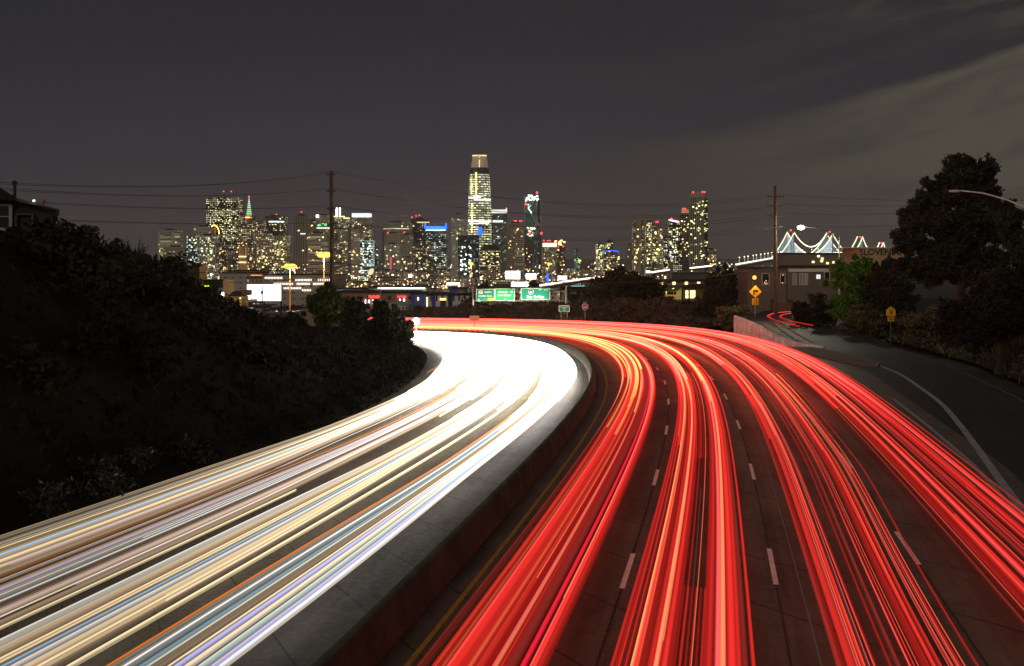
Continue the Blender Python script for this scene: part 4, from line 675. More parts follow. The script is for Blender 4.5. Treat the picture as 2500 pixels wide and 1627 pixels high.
wbox('b', t, 2, -31*px, Z(566, y)-ZB, 11, 2, 24, 'blue_panel')
for u, a, b in ((1152, 440, 478), (1153, 500, 572), (1163.5, 425, 540)):
    for v in np.arange(a, b, 5.2): wbox('l', t, X(u, y)-t.location.x, -27*px, Z(v, y)-ZB, 4.4, 1.5, 3.6)
y = 3000; t = tower('dark glass tower with a slanted blazing white roof, right of the tallest tower', 1200, 1238, 521, y, facade((.07, .085, .09), 6, 5.4, .7, .35, .18, FC, 1.2), 10, 'lc', beac=((1236, 509),), roof=False, vw=600)
mb = MB(); w2 = 19*y/F; z0 = Z(521, y)-ZB; mb.prism([(-w2, z0), (w2, z0), (w2, z0+13*y/F), (w2*.75, z0+9*y/F), (-w2, z0+9*y/F)][0:5], 0, 25); ob('slanted_roof', mb.me('slanted_roof', emit('white_roof', (1, .96, .85), 1.2)), t)
wbox('c', t, -4, -1.4, Z(541, y)-ZB, 28, 1, 4.5)
tower('brown gridded tower with four red roof beacons', 1236, 1281, 545, 2850, facade((.2, .165, .13), 5.4, 5.6, .6, .55, .1, FW, 1.4, (.02, .018, .016)), 10, 'w', beac=((1256, 540), (1260, 540), (1269, 540), (1273, 540)), vw=620)
# tower under construction with white bracing
y = 2900; x0 = X(1280, y); t = thing('braced_tower', 'unfinished teal-lit tower with white diagonal bracing and dazzling work lights on top', 'tower', (X(1301, y), y, ZB)); P_ = lambda u, v: (X(u, y)-t.location.x, -.5, Z(v, y)-ZB)
a, b = P_(1280, 0)[0], P_(1313, 0)[0]; c = P_(1322, 0)[0]
ob('shaft', MB().box(a, b, 0, 30, -1, Z(480, y)-ZB, .98).me('shaft', facade((.07, .11, .11), 4, 4.6, .8, .4, .3, (.45, 1, .8), .55, (.04, .08, .08), band=.2)), t); ob('side_shaft', MB().box(b, c, 3, 28, -1, Z(486, y)-ZB, .95).me('side_shaft', facade((.07, .07, .065), 4, 4.6, .8, .5, .03)), t)
mb = MB()
for p, q in (((1281, 478), (1280, 575)), ((1309, 486), (1309, 575)), ((1320, 486), (1322, 575)), ((1295, 520), (1309, 545)), ((1293, 505), (1309, 486)), ((1309, 545), (1296, 575)), ((1309, 551), (1322, 551)), ((1280, 570), (1322, 570)), ((1282, 495), (1306, 477)), ((1310, 570), (1321, 552))): mb.tube(P_(*p), P_(*q), 1.2, n=5)
mb.ob('bracing', mat('white_steel', (.55, .56, .55)), t)
for i in range(26): p = P_(random.uniform(1283, 1314), random.uniform(477, 491)); wbox(random.choice('pc'), t, *p, 4.5, 1.5, 4)
for i in range(22): p = P_(random.uniform(1288, 1306), random.uniform(551, 577)); wbox(random.choice('cl'), t, *p, 3.6, 1.5, 2.8)
for u, v in ((1311, 471), (1284, 499), (1322, 570), (1293, 568)): p = P_(u, v); wbox('r', t, *p, 4.4, 4, 4.4, 'beacon')
for i in range(8): p = P_(random.uniform(1289, 1297), 500+i*3); wbox('c', t, *p, 3.6, 1.5, 3)
mb = MB(); mb.tube(P_(1303, 480), P_(1311, 472), 1); mb.ob('crane_jib', M['metal'], t)
tower('grey tower under the brown gridded one', 1257, 1279, 580, 2500, facade((.24, .23, .19), 20, 5, .9, .4, .3, FL, .7), 5, 'l', name='office_block', cat='building', vw=640)
tower('dark finned block below the unfinished tower', 1281, 1300, 590, 2500, facade((.08, .07, .065), 4, 5, .5, .9, .05), 4, 'w', name='office_block', cat='building')
# dome-topped dark block
y = 2350; t = thing('domed_block', 'dark block with a low dome and lit yellow floors below the tallest tower', 'building', (X(1196, y), y, ZB)); w2 = 25*y/F; hz = Z(612, y)-ZB
ob('shaft', MB().box(-w2, w2, 0, 40, -1, hz).me('shaft', facade((.03, .032, .028), 7, 4.6, .8, .4, .35, FL, 1.5, band=.15)), t)
mb = MB().prism([(w2*math.cos(PI*k/12), hz+15*y/F*math.sin(PI*k/12)) for k in range(13)], 0, 40); mb.ob('dome', mat('dark_dome', (.03, .025, .022)), t); windows(t, y, 1173, 1219, 615, 655, 18, 'wl', (4, 2.2))
t = tower('block with a dazzling yellow-white top floor and red roof lights', 1324, 1362, 592, 2500, facade((.2, .19, .13), 6, 5, .6, .4, .3, FL, 1.5), 8, 'lw', beac=((1328, 588), (1337, 588), (1343, 588)), name='office_block', cat='building', cap=(1325, 1359, 594, 603, emit('yellow_top', (1, .93, .55), 2.)))
for i in range(12): wbox(random.choice('wwr'), t, X(random.uniform(1355, 1378), 2500)-t.location.x, 5, Z(random.uniform(585, 605), 2500)-ZB, 5, 3, 4)
tower('dark block holding cluttered red and white lights', 1360, 1380, 604, 2480, facade((.04, .04, .04), 6, 5, .6, .4, .3, FW, 1.5), 6, 'w', name='office_block', cat='building')
tower('green-lit low block with a bright white corner sign', 1402, 1415, 612, 2500, facade((.1, .16, .12), 5, 4.5, .8, .5, .6, (.5, 1, .7), .9), 3, 'c', name='office_block', cat='building')
tower('open-framed block with lemon lights left of the blue arc', 1455, 1479, 597, 2600, facade((.05, .05, .04), 6, 5, .7, .6, .5, FL, 2.4), 14, 'l', name='office_block', cat='building', vw=640)
tower('taller open-framed block directly behind the blue arc', 1480, 1497, 589, 2620, facade((.12, .115, .09), 12, 9, .8, .7, .1, FL, 1), 5, 'l', name='office_block', cat='building', vw=620)
t = tower('round low block topped by a thin blue light arc', 1474, 1512, 620, 2400, facade((.08, .07, .05), 6, 4.5, .7, .5, .4, FL, 1.6), 12, 'lw', name='office_block', cat='building', roof=False); mb = MB(); zz = Z(618, 2400)-ZB
for k in range(10): a, b = PI*(.2+.6*k/10), PI*(.2+.6*(k+1)/10); mb.tube((20*math.cos(a), -2, zz+8*math.sin(a)-3), (20*math.cos(b), -2, zz+8*math.sin(b)-3), 1.1, n=5)
mb.ob('blue_arc', BLU, t)
tower('dim grey block left of the finned tan tower', 1531, 1546, 598, 2700, facade((.13, .13, .11), 6, 5, .5, .4, .06), 1, name='office_block', cat='building')
# right cluster
y = 2300; t = thing('finned_tower', 'tan tower with tall pale fins and a peaked slanting roof, left of the right-hand cluster', 'tower', (X(1568, y), y, ZB)); q = lambda u: X(u, y)-t.location.x
ob('shaft', MB().box(q(1547), q(1591), 2, 30, -1, Z(538, y)-ZB).me('shaft', facade((.1, .085, .07), 5.4, 4.6, .7, .6, .36, FL, 1.7, (.02, .02, .02))), t)
for a, b, v in ((1552, 1556, 536), (1558, 1565, 531), (1571, 1575, 543), (1545, 1548, 575)): MB().box(q(a), q(b), 0, 2, -1, Z(v, y)-ZB).ob('fin', mat('tan_fin', (.42, .34, .26)), t)
mb = MB().prism([(q(1545), Z(539, y)-ZB), (q(1591), Z(538, y)-ZB), (q(1591), Z(534, y)-ZB), (q(1578), Z(533, y)-ZB), (q(1558), Z(529, y)-ZB), (q(1557.6), Z(535, y)-ZB), (q(1545), Z(535.5, y)-ZB)], -2, 32); mb.ob('roof', mat('tan_roof', (.42, .34, .26)), t); windows(t, y, 1576, 1590, 540, 645, 26, 'lc'); windows(t, y, 1547, 1571, 560, 645, 14, 'l')
tower('grey balcony tower joined to the right side of the finned tan one', 1592, 1618, 553, 2320, facade((.2, .19, .15), 5, 4.4, .6, .5, .5, FL, 1.5, (.03, .03, .025)), 26, 'l', name='apartment_tower', beac=((1602, 542), (1606, 542)), vw=645, steps=((1592, 1608, 543, mat('plain_grey_block', (.24, .21, .18))),))
tower('low dark block with white lights between the right-hand towers', 1620, 1634, 580, 2500, facade((.03, .03, .035), 5, 4.4, .6, .5, .4, FL, 2.), 12, 'lc', name='office_block', cat='building')
t = tower('black glass tower topped by a tilted pink-white light ring', 1633, 1664, 541, 2350, facade((.012, .013, .017), 5, 4.6, .6, .5, .4, FL, 2.), 34, 'lccl', beac=((1639, 534),), roof=False, vw=630, name='apartment_tower'); mb = MB()
for k in range(16):
    a, b = 2*PI*k/16, 2*PI*(k+1)/16; f = lambda a_: (13*math.cos(a_), 6+7*math.sin(a_), Z(540, 2350)-ZB-2.6*math.cos(a_)+1.6*math.sin(a_)); mb.tube(f(a), f(b), 1., n=5)
mb.ob('light_ring', emit('ring_pink', (1, .62, .8), 2.2), t)
tower('dark banded tower with an orange-brown lit cap and twin red beacons', 1663, 1686, 521, 2450, facade((.16, .14, .115), 40, 5, 1., .5, 0., FL, 1, (.015, .015, .015)), 26, 'l', beac=((1667.5, 510), (1673, 510)), cap=(1666, 1685, 512, 521, emit('orange_cap', (.75, .33, .15), .6)), vw=632)
tower('tallest right-hand tower, pale blank cap over white vertical ribs', 1686, 1719, 483, 2350, facade((.38, .36, .29), 4.1, 90, .6, .97, 0., FL, 1, (.02, .02, .018)), 44, 'l', cap=(1687, 1718, 470, 483, mat('tan_cap', (.5, .42, .34))), beac=((1692, 469.5), (1715, 469), (1720, 469.5)), vw=646)
tower('dark side wing of the tallest right-hand tower', 1719, 1728, 484, 2380, facade((.06, .055, .05), 5, 4.6, .8, .45, .2, FL, 1.2), 10, 'l', vw=640, roof=False)
tower('short tan block at the right foot of the tallest right-hand tower', 1727, 1750, 610, 2500, facade((.26, .21, .14), 5, 4.6, .6, .5, .35, FW, 1.2), 9, 'wl', name='office_block', cat='building', vw=650)
# clock tower
y = 1900; t = thing('clock_tower', 'slim stone clock tower with a violet lit lantern at its top', 'tower', (X(1640, y), y, ZB)); MB().box(-3.2, 3.2, 0, 6.4, 0, Z(634, y)-ZB).ob('shaft', mat('stone_shaft', (.22, .19, .16)), t); MB().box(-2.3, 2.3, 1, 5, Z(634, y)-ZB, Z(624, y)-ZB, .5).ob('lantern', emit('violet', (.5, .42, 1), .9), t); MB().ball((0, -.4, Z(637, y)-ZB), 1.7, 10, (1, .2, 1)).ob('clock_face', emit('clock_gold', (1, .7, .15), 1.6), t)
# ------------------------------------------------------------------ low city between the bank and the skyline
LOWF = [facade(c, cw, 4., mu, .5, f, l, s_) for c, cw, mu, f, l, s_ in (((.16, .11, .085), 5, .4, .3, FW, 2.4), ((.2, .16, .13), 4.5, .4, .35, FL, 2.2), ((.12, .1, .09), 6, .5, .35, FW, 2.6), ((.22, .14, .1), 5, .35, .2, FW, 2), ((.15, .15, .14), 5, .6, .4, FC, 2.2), ((.09, .075, .07), 4, .4, .45, FW, 2.4))]
for i in range(285):
    y = 1/random.uniform(1/2300, 1/900); u = random.uniform(560, 1560) if i % 4 else random.uniform(400, 1880)
    if i % 5 == 0: y = random.uniform(2000, 3000); u = random.uniform(1370, 1860)
    if i % 9 == 0: y = random.uniform(620, 900)
    hgt = random.choice([9, 12, 15, 18, 24])*(1+.5*(y > 1700)); vtop = VH+F*(45+H-hgt)/y
    w_ = random.uniform(18, 60); d = random.uniform(20, 50); t = thing('low_building', 'small low-rise building among the crowded dim blocks below the skyline', 'building', (X(u, y), y, ZB), 'low-rise blocks below the skyline')
    ob('walls', MB().box(-w_/2, w_/2, 0, d, -1, hgt).me('walls', random.choice(LOWF)), t); MB().box(-w_/2-.4, w_/2+.4, -.4, d+.4, hgt, hgt+.7).ob('roof', M['roofd'], t); t.rotation_euler.z = random.uniform(-.25, .25)
# distant lamps and sparkle
lm = {}
for k, c in (('w', (1, .78, .42)), ('o', (1, .5, .16)), ('c', (.85, .95, 1)), ('l', (1, .93, .6))):
    for sz in (1, 1.5): lm[(k, sz)] = MB().ball((0, 0, 9), .95*sz, 6).tube((0, 0, 0), (0, 0, 9), .08, n=4).me('street_light', emit('lamp_'+k, c, 6))
for i in range(230):
    y = 1/random.uniform(1/2600, 1/850); u = random.uniform(440, 1880); k = random.choice('wwwoocl'); o = ob('street_light', lm[(k, random.choice([1, 1, 1.5]))], None, (X(u, y), y, ZB)); sc = y/1500*random.uniform(.8, 1.3); o.scale = (sc, sc, random.uniform(.8, 1.6)*sc); tag(o, 'tiny glowing street light in the low city below the skyline', 'street light', 'distant street lights')
mb = {k: MB() for k in 'wocl'}
for i in range(3000):
    y = 1/random.uniform(1/3300, 1/1100); u = random.uniform(385, 1800) if i % 3 else random.uniform(700, 1480); z = ZB+random.choice([5, 8, 12, 18, 26, 36])*(y/2400); r = .00046*y*random.uniform(.5, 1.3); k = random.choice('wwoollcw'); x = X(u, y); mb[k].box(x-r, x+r, y-1, y+1, z-r, z+r)
for k, c in (('w', (1, .74, .36)), ('o', (1, .48, .2)), ('c', (.85, .95, 1)), ('l', (1, .92, .5))): struct(mb[k].ob('city_lights', emit('speck_'+k, c, 3)), 'stuff')
mb = MB()
for i in range(160): y = random.uniform(7000, 12000); u = random.uniform(1700, 2300); x = X(u, y); z = random.uniform(-40, 20)*1.; r = random.uniform(1.2, 2.6); mb.box(x-r, x+r, y-1, y+1, z-r, z+r)
struct(mb.ob('far_shore_lights', emit('shore', (1, .75, .45), 2)), 'stuff')
mb = MB(); mb.poly([(-20000, 11800, -46), (22000, 11800, -46), (22000, 13500, 42), (-20000, 13500, 42)]); mb.poly([(-20000, 13500, 42), (22000, 13500, 42), (22000, 17000, -46), (-20000, 17000, -46)]); struct(mb.ob('far_hills', mat('far_hill', (.03, .028, .025), .95)))
# ------------------------------------------------------------------ suspension bridge with light strings
BT = [(1930.5, 3900, 562), (2025.5, 4300, 565.5), (2099.5, 5300, 577), (2151.5, 6700, 591), (2194, 8300, 603)]
br = thing('suspension_bridge', 'suspension bridge outlined with strings of white bulbs, at the right of the skyline', 'bridge', (0, 0, 0)); dk_pts = [(X(1796, 2900), 2900, Z(647, 2900)), (X(1880, 3450), 3450, Z(632, 3450)), (X(1930, 3900), 3900, Z(625.5, 3900)), (X(1979, 4080), 4080, Z(621, 4080)), (X(2026, 4300), 4300, Z(618, 4300)), (X(2070, 4700), 4700, Z(617.5, 4700)), (X(2100, 5300), 5300, Z(617, 5300)), (X(2152, 6700), 6700, Z(617, 6700)), (X(2194, 8300), 8300, Z(618, 8300))]
STL = mat('bridge_steel', (.3, .31, .33)); BULB = emit('bulb_string', (1, .93, .62), 3.2); DLT = emit('deck_glow', (1, .93, .75), 2.2); RLT = emit('deck_red', (1, .16, .05), .8)
mb = MB(); mg = MB(); mr = MB()
for p, q in zip(dk_pts[:-1], dk_pts[1:]):
    p, q = Vector(p), Vector(q); mb.tube(p-Vector((0, 0, 6)), q-Vector((0, 0, 6)), 5, n=4); mg.tube(p+Vector((0, -2, 1)), q+Vector((0, -2, 1)), 1.2+p.y/2600, n=4); mr.tube(p-Vector((0, 5.5, 9)), q-Vector((0, 5.5, 9)), 1.3, n=4)
mb.ob('deck', STL, br); mg.ob('deck_lighting', DLT, br); mr.ob('lower_deck_lighting', RLT, br)
for i, (u, y, v) in enumerate(BT):
    cx = X(u, y); zt = Z(v+5, y); hw = (8.5*3900/y if i < 3 else 5.5*6700/y)*y/F; dzk = float(np.interp(y, [p[1] for p in dk_pts], [p[2] for p in dk_pts])); mb = MB()
    for s in (-1, 1): mb.tube((cx+s*hw, y, ZB), (cx+s*hw*.85, y, zt), 3.2, 2.2, n=4)
    zz = np.linspace(dzk, zt, 4)
    for a, b in zip(zz[:-1], zz[1:]): mb.tube((cx-hw, y, a), (cx+hw, y, b), 1.3, n=4); mb.tube((cx+hw, y, a), (cx-hw, y, b), 1.3, n=4); mb.tube((cx-hw, y, b), (cx+hw, y, b), 1.6, n=4)
    mb.ob('pylon', STL, br); wbox('r', br, cx, y, zt+6, 5*y/4300, 5, 5*y/4300, 'beacon')
def cable(p, q, sag, n, r, plane=None, fill=False, dot=2.2):
    p, q = Vector(p), Vector(q); pts = [p.lerp(q, k/n)-Vector((0, 0, sag*4*(k/n)*(1-k/n))) for k in range(n+1)]; m1 = MB().path(pts, r, 4); m1.ob('main_cable', STL, br); m2 = MB()
    for a in pts: m2.ball(a, dot*a.y/4000, 6)
    m2.ob('bulb_string', BULB, br)
    if fill:
        m3 = MB()
        for a in pts:
            z0 = float(np.interp(a.y, [d[1] for d in dk_pts], [d[2] for d in dk_pts]))
            if a.z > z0+3: m3.tube((a.x, a.y, z0), a, .9, n=4)
        m3.ob('suspender_lights', fill, br)
SUS = emit('suspender', (.75, .92, .95), 1.3); SUD = emit('suspender_dim', (.45, .62, .65), .55)
def bp(u, v, y): return (X(u, y), y, Z(v, y))
cable(bp(1882, 632, 3450), bp(1922, 568, 3890), 6, 26, .7, fill=SUD); cable(bp(1895, 631, 3500), bp(1939, 568, 3910), 9, 26, .7, fill=SUD); cable(bp(1939, 568, 3910), bp(2018, 570, 4290), 52, 46, .7, fill=False)
cable(bp(1922, 568, 3890), bp(1975, 621, 4070), 14, 30, .7, fill=SUS); cable(bp(1975, 621, 4090), bp(2018, 570, 4290), 12, 24, .7, fill=SUD); cable(bp(1985, 621, 4090), bp(2033, 572, 4310), 14, 24, .7, fill=SUS)
cable(bp(2033, 572, 4310), bp(2064, 617, 4650), 5, 20, .7); cable(bp(2018, 570, 4290), bp(2052, 617, 4600), 8, 18, .7, fill=SUD); cable(bp(2070, 617, 4800), bp(2093, 579, 5290), 7, 18, .8); cable(bp(2084, 617, 4900), bp(2106, 579, 5310), 8, 18, .8, fill=SUD); cable(bp(2106, 579, 5310), bp(2118, 606, 5700), 5, 12, .9)
cable(bp(2139, 610, 6300), bp(2147, 593, 6690), 4, 9, 1.); cable(bp(2147, 610, 6500), bp(2157, 593, 6710), 4, 9, 1.); cable(bp(2157, 593, 6710), bp(2163, 612, 7000), 4, 9, 1.)
for i in range(22):
    f = i/21+random.uniform(-.012, .012); y = 2950+f*1400; x = float(np.interp(y, [d[1] for d in dk_pts], [d[0] for d in dk_pts])); z = float(np.interp(y, [d[1] for d in dk_pts], [d[2] for d in dk_pts])); o = MB().tube((0, 0, 0), (0, 0, 17), .2, n=4).ball((0, 0, 18), 1.8, 6).ob('deck_lamp', BULB, br); o.location = (x, y, z)
# ------------------------------------------------------------------ mid-distance freeway with continuous light strokes
def stroke(label, pts, r, m, base=True):
    t = thing('elevated_freeway', label, 'freeway', (0, 0, 0)); mb = MB(); mg = MB()
    P = [Vector((X(u, y), y, Z(v, y))) for u, v, y in pts]
    for p, q in zip(P[:-1], P[1:]): mb.tube(p-Vector((0, 0, r+1.8)), q-Vector((0, 0, r+1.8)), 1.8, n=4); mg.tube(p, q, r, n=6)
    for p in P: mb.tube(p-Vector((0, 0, r)), (p.x, p.y, ZB), 1.2, n=5)
    mb.ob('viaduct', mat('viaduct', (.15, .13, .11)), t); mg.ob('traffic_glow', m, t)
WS = emit('stroke_white', (1, .85, .7), 2.6)
stroke('elevated freeway with a white-pink traffic stroke left of the big domed tree', [(1313, 698, 900), (1380, 688, 1000), (1420, 682, 1080), (1462, 677, 1150), (1490, 676, 1250)], .75, WS)
stroke('elevated freeway with a bright traffic stroke right of the big domed tree', [(1590, 665.5, 1500), (1612, 662, 1550), (1634, 659, 1600)], 1., WS)
stroke('elevated freeway with a gold traffic stroke under the tallest right-hand tower', [(1685, 655, 1800), (1712, 652, 1850), (1738, 649, 1900)], 1.2, WS)
# ------------------------------------------------------------------ billboards and lit panels
def board(label, u0, u1, v0, v1, y, m, legs=2, name='billboard', zb=None):
    t = thing(name, label, 'billboard', (X((u0+u1)/2, y), y, zb if zb is not None else (ZB if y > 500 else Z(v1, y)-6))); w2 = (u1-u0)/2*y/F; za, zc = Z(v1, y)-t.location.z, Z(v0, y)-t.location.z
    MB().box(-w2, w2, 0, .8, za, zc).ob('panel', m, t); fm = MB(); e_ = .018*(zc-za)+.1
    fm.box(-w2-e_, w2+e_, .1, .7, za-e_, za); fm.box(-w2-e_, w2+e_, .1, .7, zc, zc+e_); fm.box(-w2-e_, -w2, .1, .7, za, zc); fm.box(w2, w2+e_, .1, .7, za, zc); fm.ob('frame', M['metal'], t)
    for k in range(legs): x = (k-(legs-1)/2)*w2; MB().tube((x, .4, 0), (x, .4, za), .25+y/4000).ob('leg', M['dark'], t)
    return t
board('large blank glowing white billboard above the dark bank bushes', 603, 686, 695, 735, 420, emit('board_white', (.93, .96, 1), 2.2, True), 3)
board('glowing pinkish white billboard above the Golden Gate sign', 1234, 1270, 662, 682, 1300, emit('board_pink', (1, .9, .9), 2.4))
board('wide white glowing panel right of the pinkish billboard', 1284, 1309, 668, 682, 1350, WHT); board('long low white glowing panel directly above the gantry signs', 1248, 1292, 689, 700, 1000, WHT); board('small white glowing panel on the dim street left of the big domed tree', 1362, 1384, 674, 684, 1250, WHT)
board('white-pink glowing panel touching the left side of the big domed tree', 1449, 1468, 679, 688, 1150, emit('board_wp', (1, .85, .82), 2.4)); board('greenish white glowing shop panel left of the gantry', 1090, 1123, 690, 697, 900, emit('board_gw', (.85, 1, .93), 1.8)); board('small white cube panel in the low city centre', 997, 1006, 670, 678, 1500, WHT)
board('white glowing oval panel at the right side of the big domed tree', 1577, 1587, 661, 667, 1500, WHT); board('cyan shop window strip right of the gantry top', 1395, 1450, 698, 704, 800, emit('cyan_strip', (.35, .9, .8), .9))
t = board('slim blue lit pylon sign in the low city', 1334.5, 1339.5, 668, 693, 1100, BLU, 1, name='pylon_sign'); 
# ------------------------------------------------------------------ named mid-ground buildings
def block(label, u0, u1, vt, vb, y, fac, depth=30, name='building', roofm='roofd', par=.6):
    x0, x1 = X(u0, y), X(u1, y); t = thing(name, label, 'building', ((x0+x1)/2, y, ZB)); w2 = (x1-x0)/2; h_ = Z(vt, y)-ZB
    ob('walls', MB().box(-w2, w2, 0, depth, -1, h_).me('walls', fac), t); MB().box(-w2-.3, w2+.3, -.3, depth+.3, h_, h_+par).ob('roof', M[roofm], t); return t
def row(t, y, u0, u1, v, n, kind, s, dep=-.5, nm='lit_window'):
    for k in range(n): wbox(kind, t, X(u0+(u1-u0)*(k+.5)/n, y)-t.location.x, dep, Z(v, y)-t.location.z, s[0], .6, s[1], nm)
WD = emit('window_day', (1, .9, .75), 1.9); WIN['d'] = unit.me('lit_window', WD)
y = 900; t = block('wide grey-brown hall with three rows of bright arched windows behind the sodium lamp mast', 640, 818, 672, 760, y, facade((.2, .165, .15), 9, 6, .3, .2, 0.), 60)
for v, a, b, n in ((684, 720, 762, 12), (684, 776, 806, 7), (693.5, 668, 716, 13), (693.5, 724, 757, 10), (693.5, 764, 792, 9), (704, 692, 736, 12), (709, 737, 760, 6), (679, 616+30, 690, 12)): row(t, y, a, b, v, n, 'd', (.5, 1.5))
t = block('dim building with a string of orange lamps along its roof', 600, 697, 680, 760, 1000, facade((.2, .17, .16), 5, 5, .25, .5, .35, FC, .6), 50); row(t, 1000, 612, 693, 674.5, 17, 'o', (1.7, 1.7), 0, 'roof_lamp'); MB().box(-17, 17.5, -.8, 1, Z(677, 1000)-ZB, Z(672.5, 1000)-ZB).ob('parapet', mat('orange_parapet', (.5, .2, .1)), t)
block('plain grey flat-roofed building left of the orange roof lamps', 540, 625, 668, 760, 1050, facade((.24, .2, .18), 9, 6, .3, .2, 0.02), 60); block('dark long roof behind the plain grey building', 556, 640, 662, 668, 1300, facade((.09, .08, .075), 9, 6, .3, .2, 0.), 40)
y = 520; t = block('long reddish brick building with two red wall signs', 812, 1012, 716, 800, y, facade((.16, .085, .07), 6, 5, .35, .4, .05, FW, 1.), 40)
def text(name, s, m, parent, loc, size, rot=(PI/2, 0, 0), ext=.02, align='CENTER', bold=.012):
    c = bpy.data.curves.new(name, 'FONT'); c.body = s; c.size = size; c.extrude = ext; c.align_x = align; c.align_y = 'CENTER'; c.offset = size*bold; o = bpy.data.objects.new(name, c); me = bpy.data.meshes.new_from_object(o); bpy.data.objects.remove(o); me.name = name; me.materials.clear(); me.materials.append(m); n = ob(name, me, parent, loc); n.rotation_euler = rot; return n
RN_ = emit('neon_red', (1, .08, .07), 2.2)
for u, w_ in ((914, 1), (981, .8)): text('wall_sign', 'zynga', RN_, t, (X(u, y)-t.location.x, -.5, Z(724, y)-ZB), 2.5*w_, ext=.05)
row(t, y, 972, 992, 733, 2, 'p', (.5, 1.2)); row(t, y, 888, 915, 737, 3, 'p', (.3, 2.))
t = block('long flat-roofed shed washed in pale green light', 900, 1042, 703, 716, 560, mat('green_light_tint', (.35, .4, .34)), 25);  # green floodlight tint is put into the wall colour
MB().box(-10, 14, -1.2, -.2, Z(704, 560)-ZB-.2, Z(703, 560)-ZB).ob('wash_lamp', emit('wash', (.7, 1, .8), 5, True), t)
t = block('white flat-roofed block cluster left of the green-washed shed', 820, 905, 707, 722, 600, mat('white_shed', (.42, .42, .4)), 20); row(t, 600, 830, 880, 712, 5, 'p', (1.4, .6))
y = 480; t = thing('round_pavilion', 'round white pavilion tent with a conical roof behind the broad dark tree', 'pavilion', (X(977, y), y, ZB)); mb = MB(); r = 34*y/F; zt = Z(743, y)-ZB
for k in range(20):
    a, b = 2*PI*k/20, 2*PI*(k+1)/20; A_, B_ = (r*math.cos(a), r*math.sin(a)), (r*math.cos(b), r*math.sin(b)); mb.poly([(*A_, 0), (*B_, 0), (*B_, zt), (*A_, zt)], [(k*1.4, 0), (k*1.4+1.4, 0), (k*1.4+1.4, zt), (k*1.4, zt)])
mb.ob('wall_ring', facade((.5, .48, .45), 1.4, 8, .5, .6, 0., glass=(.08, .1, .1)), t); mb = MB()
for k in range(20): a, b = 2*PI*k/20, 2*PI*(k+1)/20; mb.poly([(r*1.05*math.cos(a), r*1.05*math.sin(a), zt), (r*1.05*math.cos(b), r*1.05*math.sin(b), zt), (0, 0, zt+9*y/F)])
mb.ob('roof', mat('tent_roof', (.4, .35, .3)), t)
BLW = mat('blue_washed', (.06, .09, .4)); CW = facade((.4, .42, .42), 2.2, 12, .3, .7, 0., glass=(.03, .04, .05))  # blue light on the first block is put into its wall colour
t = block('blue-lit building with yellow window columns behind the white star lamp', 1003, 1040, 718, 800, 440, BLW, 15); row(t, 440, 1018, 1024, 730, 1, 'l', (.5, 1.2))
for k in range(7): wbox('l', t, X(1043, 440)-t.location.x, -.4, Z(728+k*6, 440)-ZB, .55, .5, .7)
t = block('pale grey building with tall dark window bays and blue pilasters', 1046, 1154, 722, 800, 430, CW, 18); 
for u in (1058, 1098, 1100): MB().box(X(u-4, 430)-t.location.x, X(u+4, 430)-t.location.x, -.5, 0, 0, Z(722, 430)-ZB).ob('pilaster', BLW, t)
MB().box(X(1075, 430)-t.location.x, X(1088, 430)-t.location.x, -.4, -.1, 6, Z(727, 430)-ZB).ob('window_bay', M['glassd'], t); row(t, 430, 1074, 1089, 731, 3, 'w', (.6, .9))
t = block('small cream and blue box building above the pale grey one', 1100, 1140, 705, 722, 520, M['stucco'], 12); MB().box(-4, -.4, -.4, 0, 3, Z(706, 520)-ZB).ob('blue_panel', BLW, t); row(t, 520, 1112, 1130, 719, 3, 'p', (1, .8))
block('long dark brick warehouse with arched openings right of the gantry', 1375, 1448, 712, 745, 360, facade((.13, .095, .07), 3.4, 30, .4, .2, 0.), 14); block('dark shed under the traffic stroke right of the gantry', 1370, 1450, 704, 712, 560, M['roofd'], 14)
block('long pale low roof behind the yellow lit house', 1600, 1745, 686, 700, 700, mat('long_roof', (.16, .15, .12)), 20); t = block('low dark terrace with a row of warm lamps right of the big domed tree', 1590, 1700, 690, 712, 620, facade((.08, .07, .05), 6, 6, .4, .3, .1), 18); row(t, 620, 1600, 1720, 692, 4, 'w', (1.6, 1.6), -1, 'wall_lamp')
block('dim grey block with a green traffic signal between the dark trees', 1650, 1740, 668, 690, 800, mat('dim_block', (.1, .1, .09)), 20); 
# small yellow lit house with gable, and the house with bright windows
y = 300; zb = Z(760, y)
t = thing('gabled_house', 'yellow lit gabled house half hidden behind the hedge', 'house', (X(1640, y), y, zb)); YW = mat('yellow_wall', (.5, .34, .08)); q = lambda u: X(u, y)-t.location.x; zz = lambda v: Z(v, y)-zb
MB().box(q(1612), q(1651), 0, 8, 0, zz(711)).ob('walls', YW, t); MB().prism([(q(1651), 0), (q(1664), 0), (q(1664), zz(700)), (q(1651), zz(711))], 0, 8).ob('gable_wall', mat('pale_gable', (.45, .42, .25)), t)
MB().prism([(q(1609), zz(711)), (q(1651), zz(711)), (q(1666), zz(699)), (q(1630), zz(701))], -.6, 8.6).ob('roof', M['roofd'], t)
for u, v, lit in ((1624, 716, 1), (1635, 716, 0), (1641, 716, 0), (1648, 716, 0), (1635, 727, 0), (1641, 727, 0)): MB().box(q(u)-.35, q(u)+.35, -.08, 0, zz(v)-.4, zz(v)+.4).ob('window', LEM if lit else M['glassd'], t)
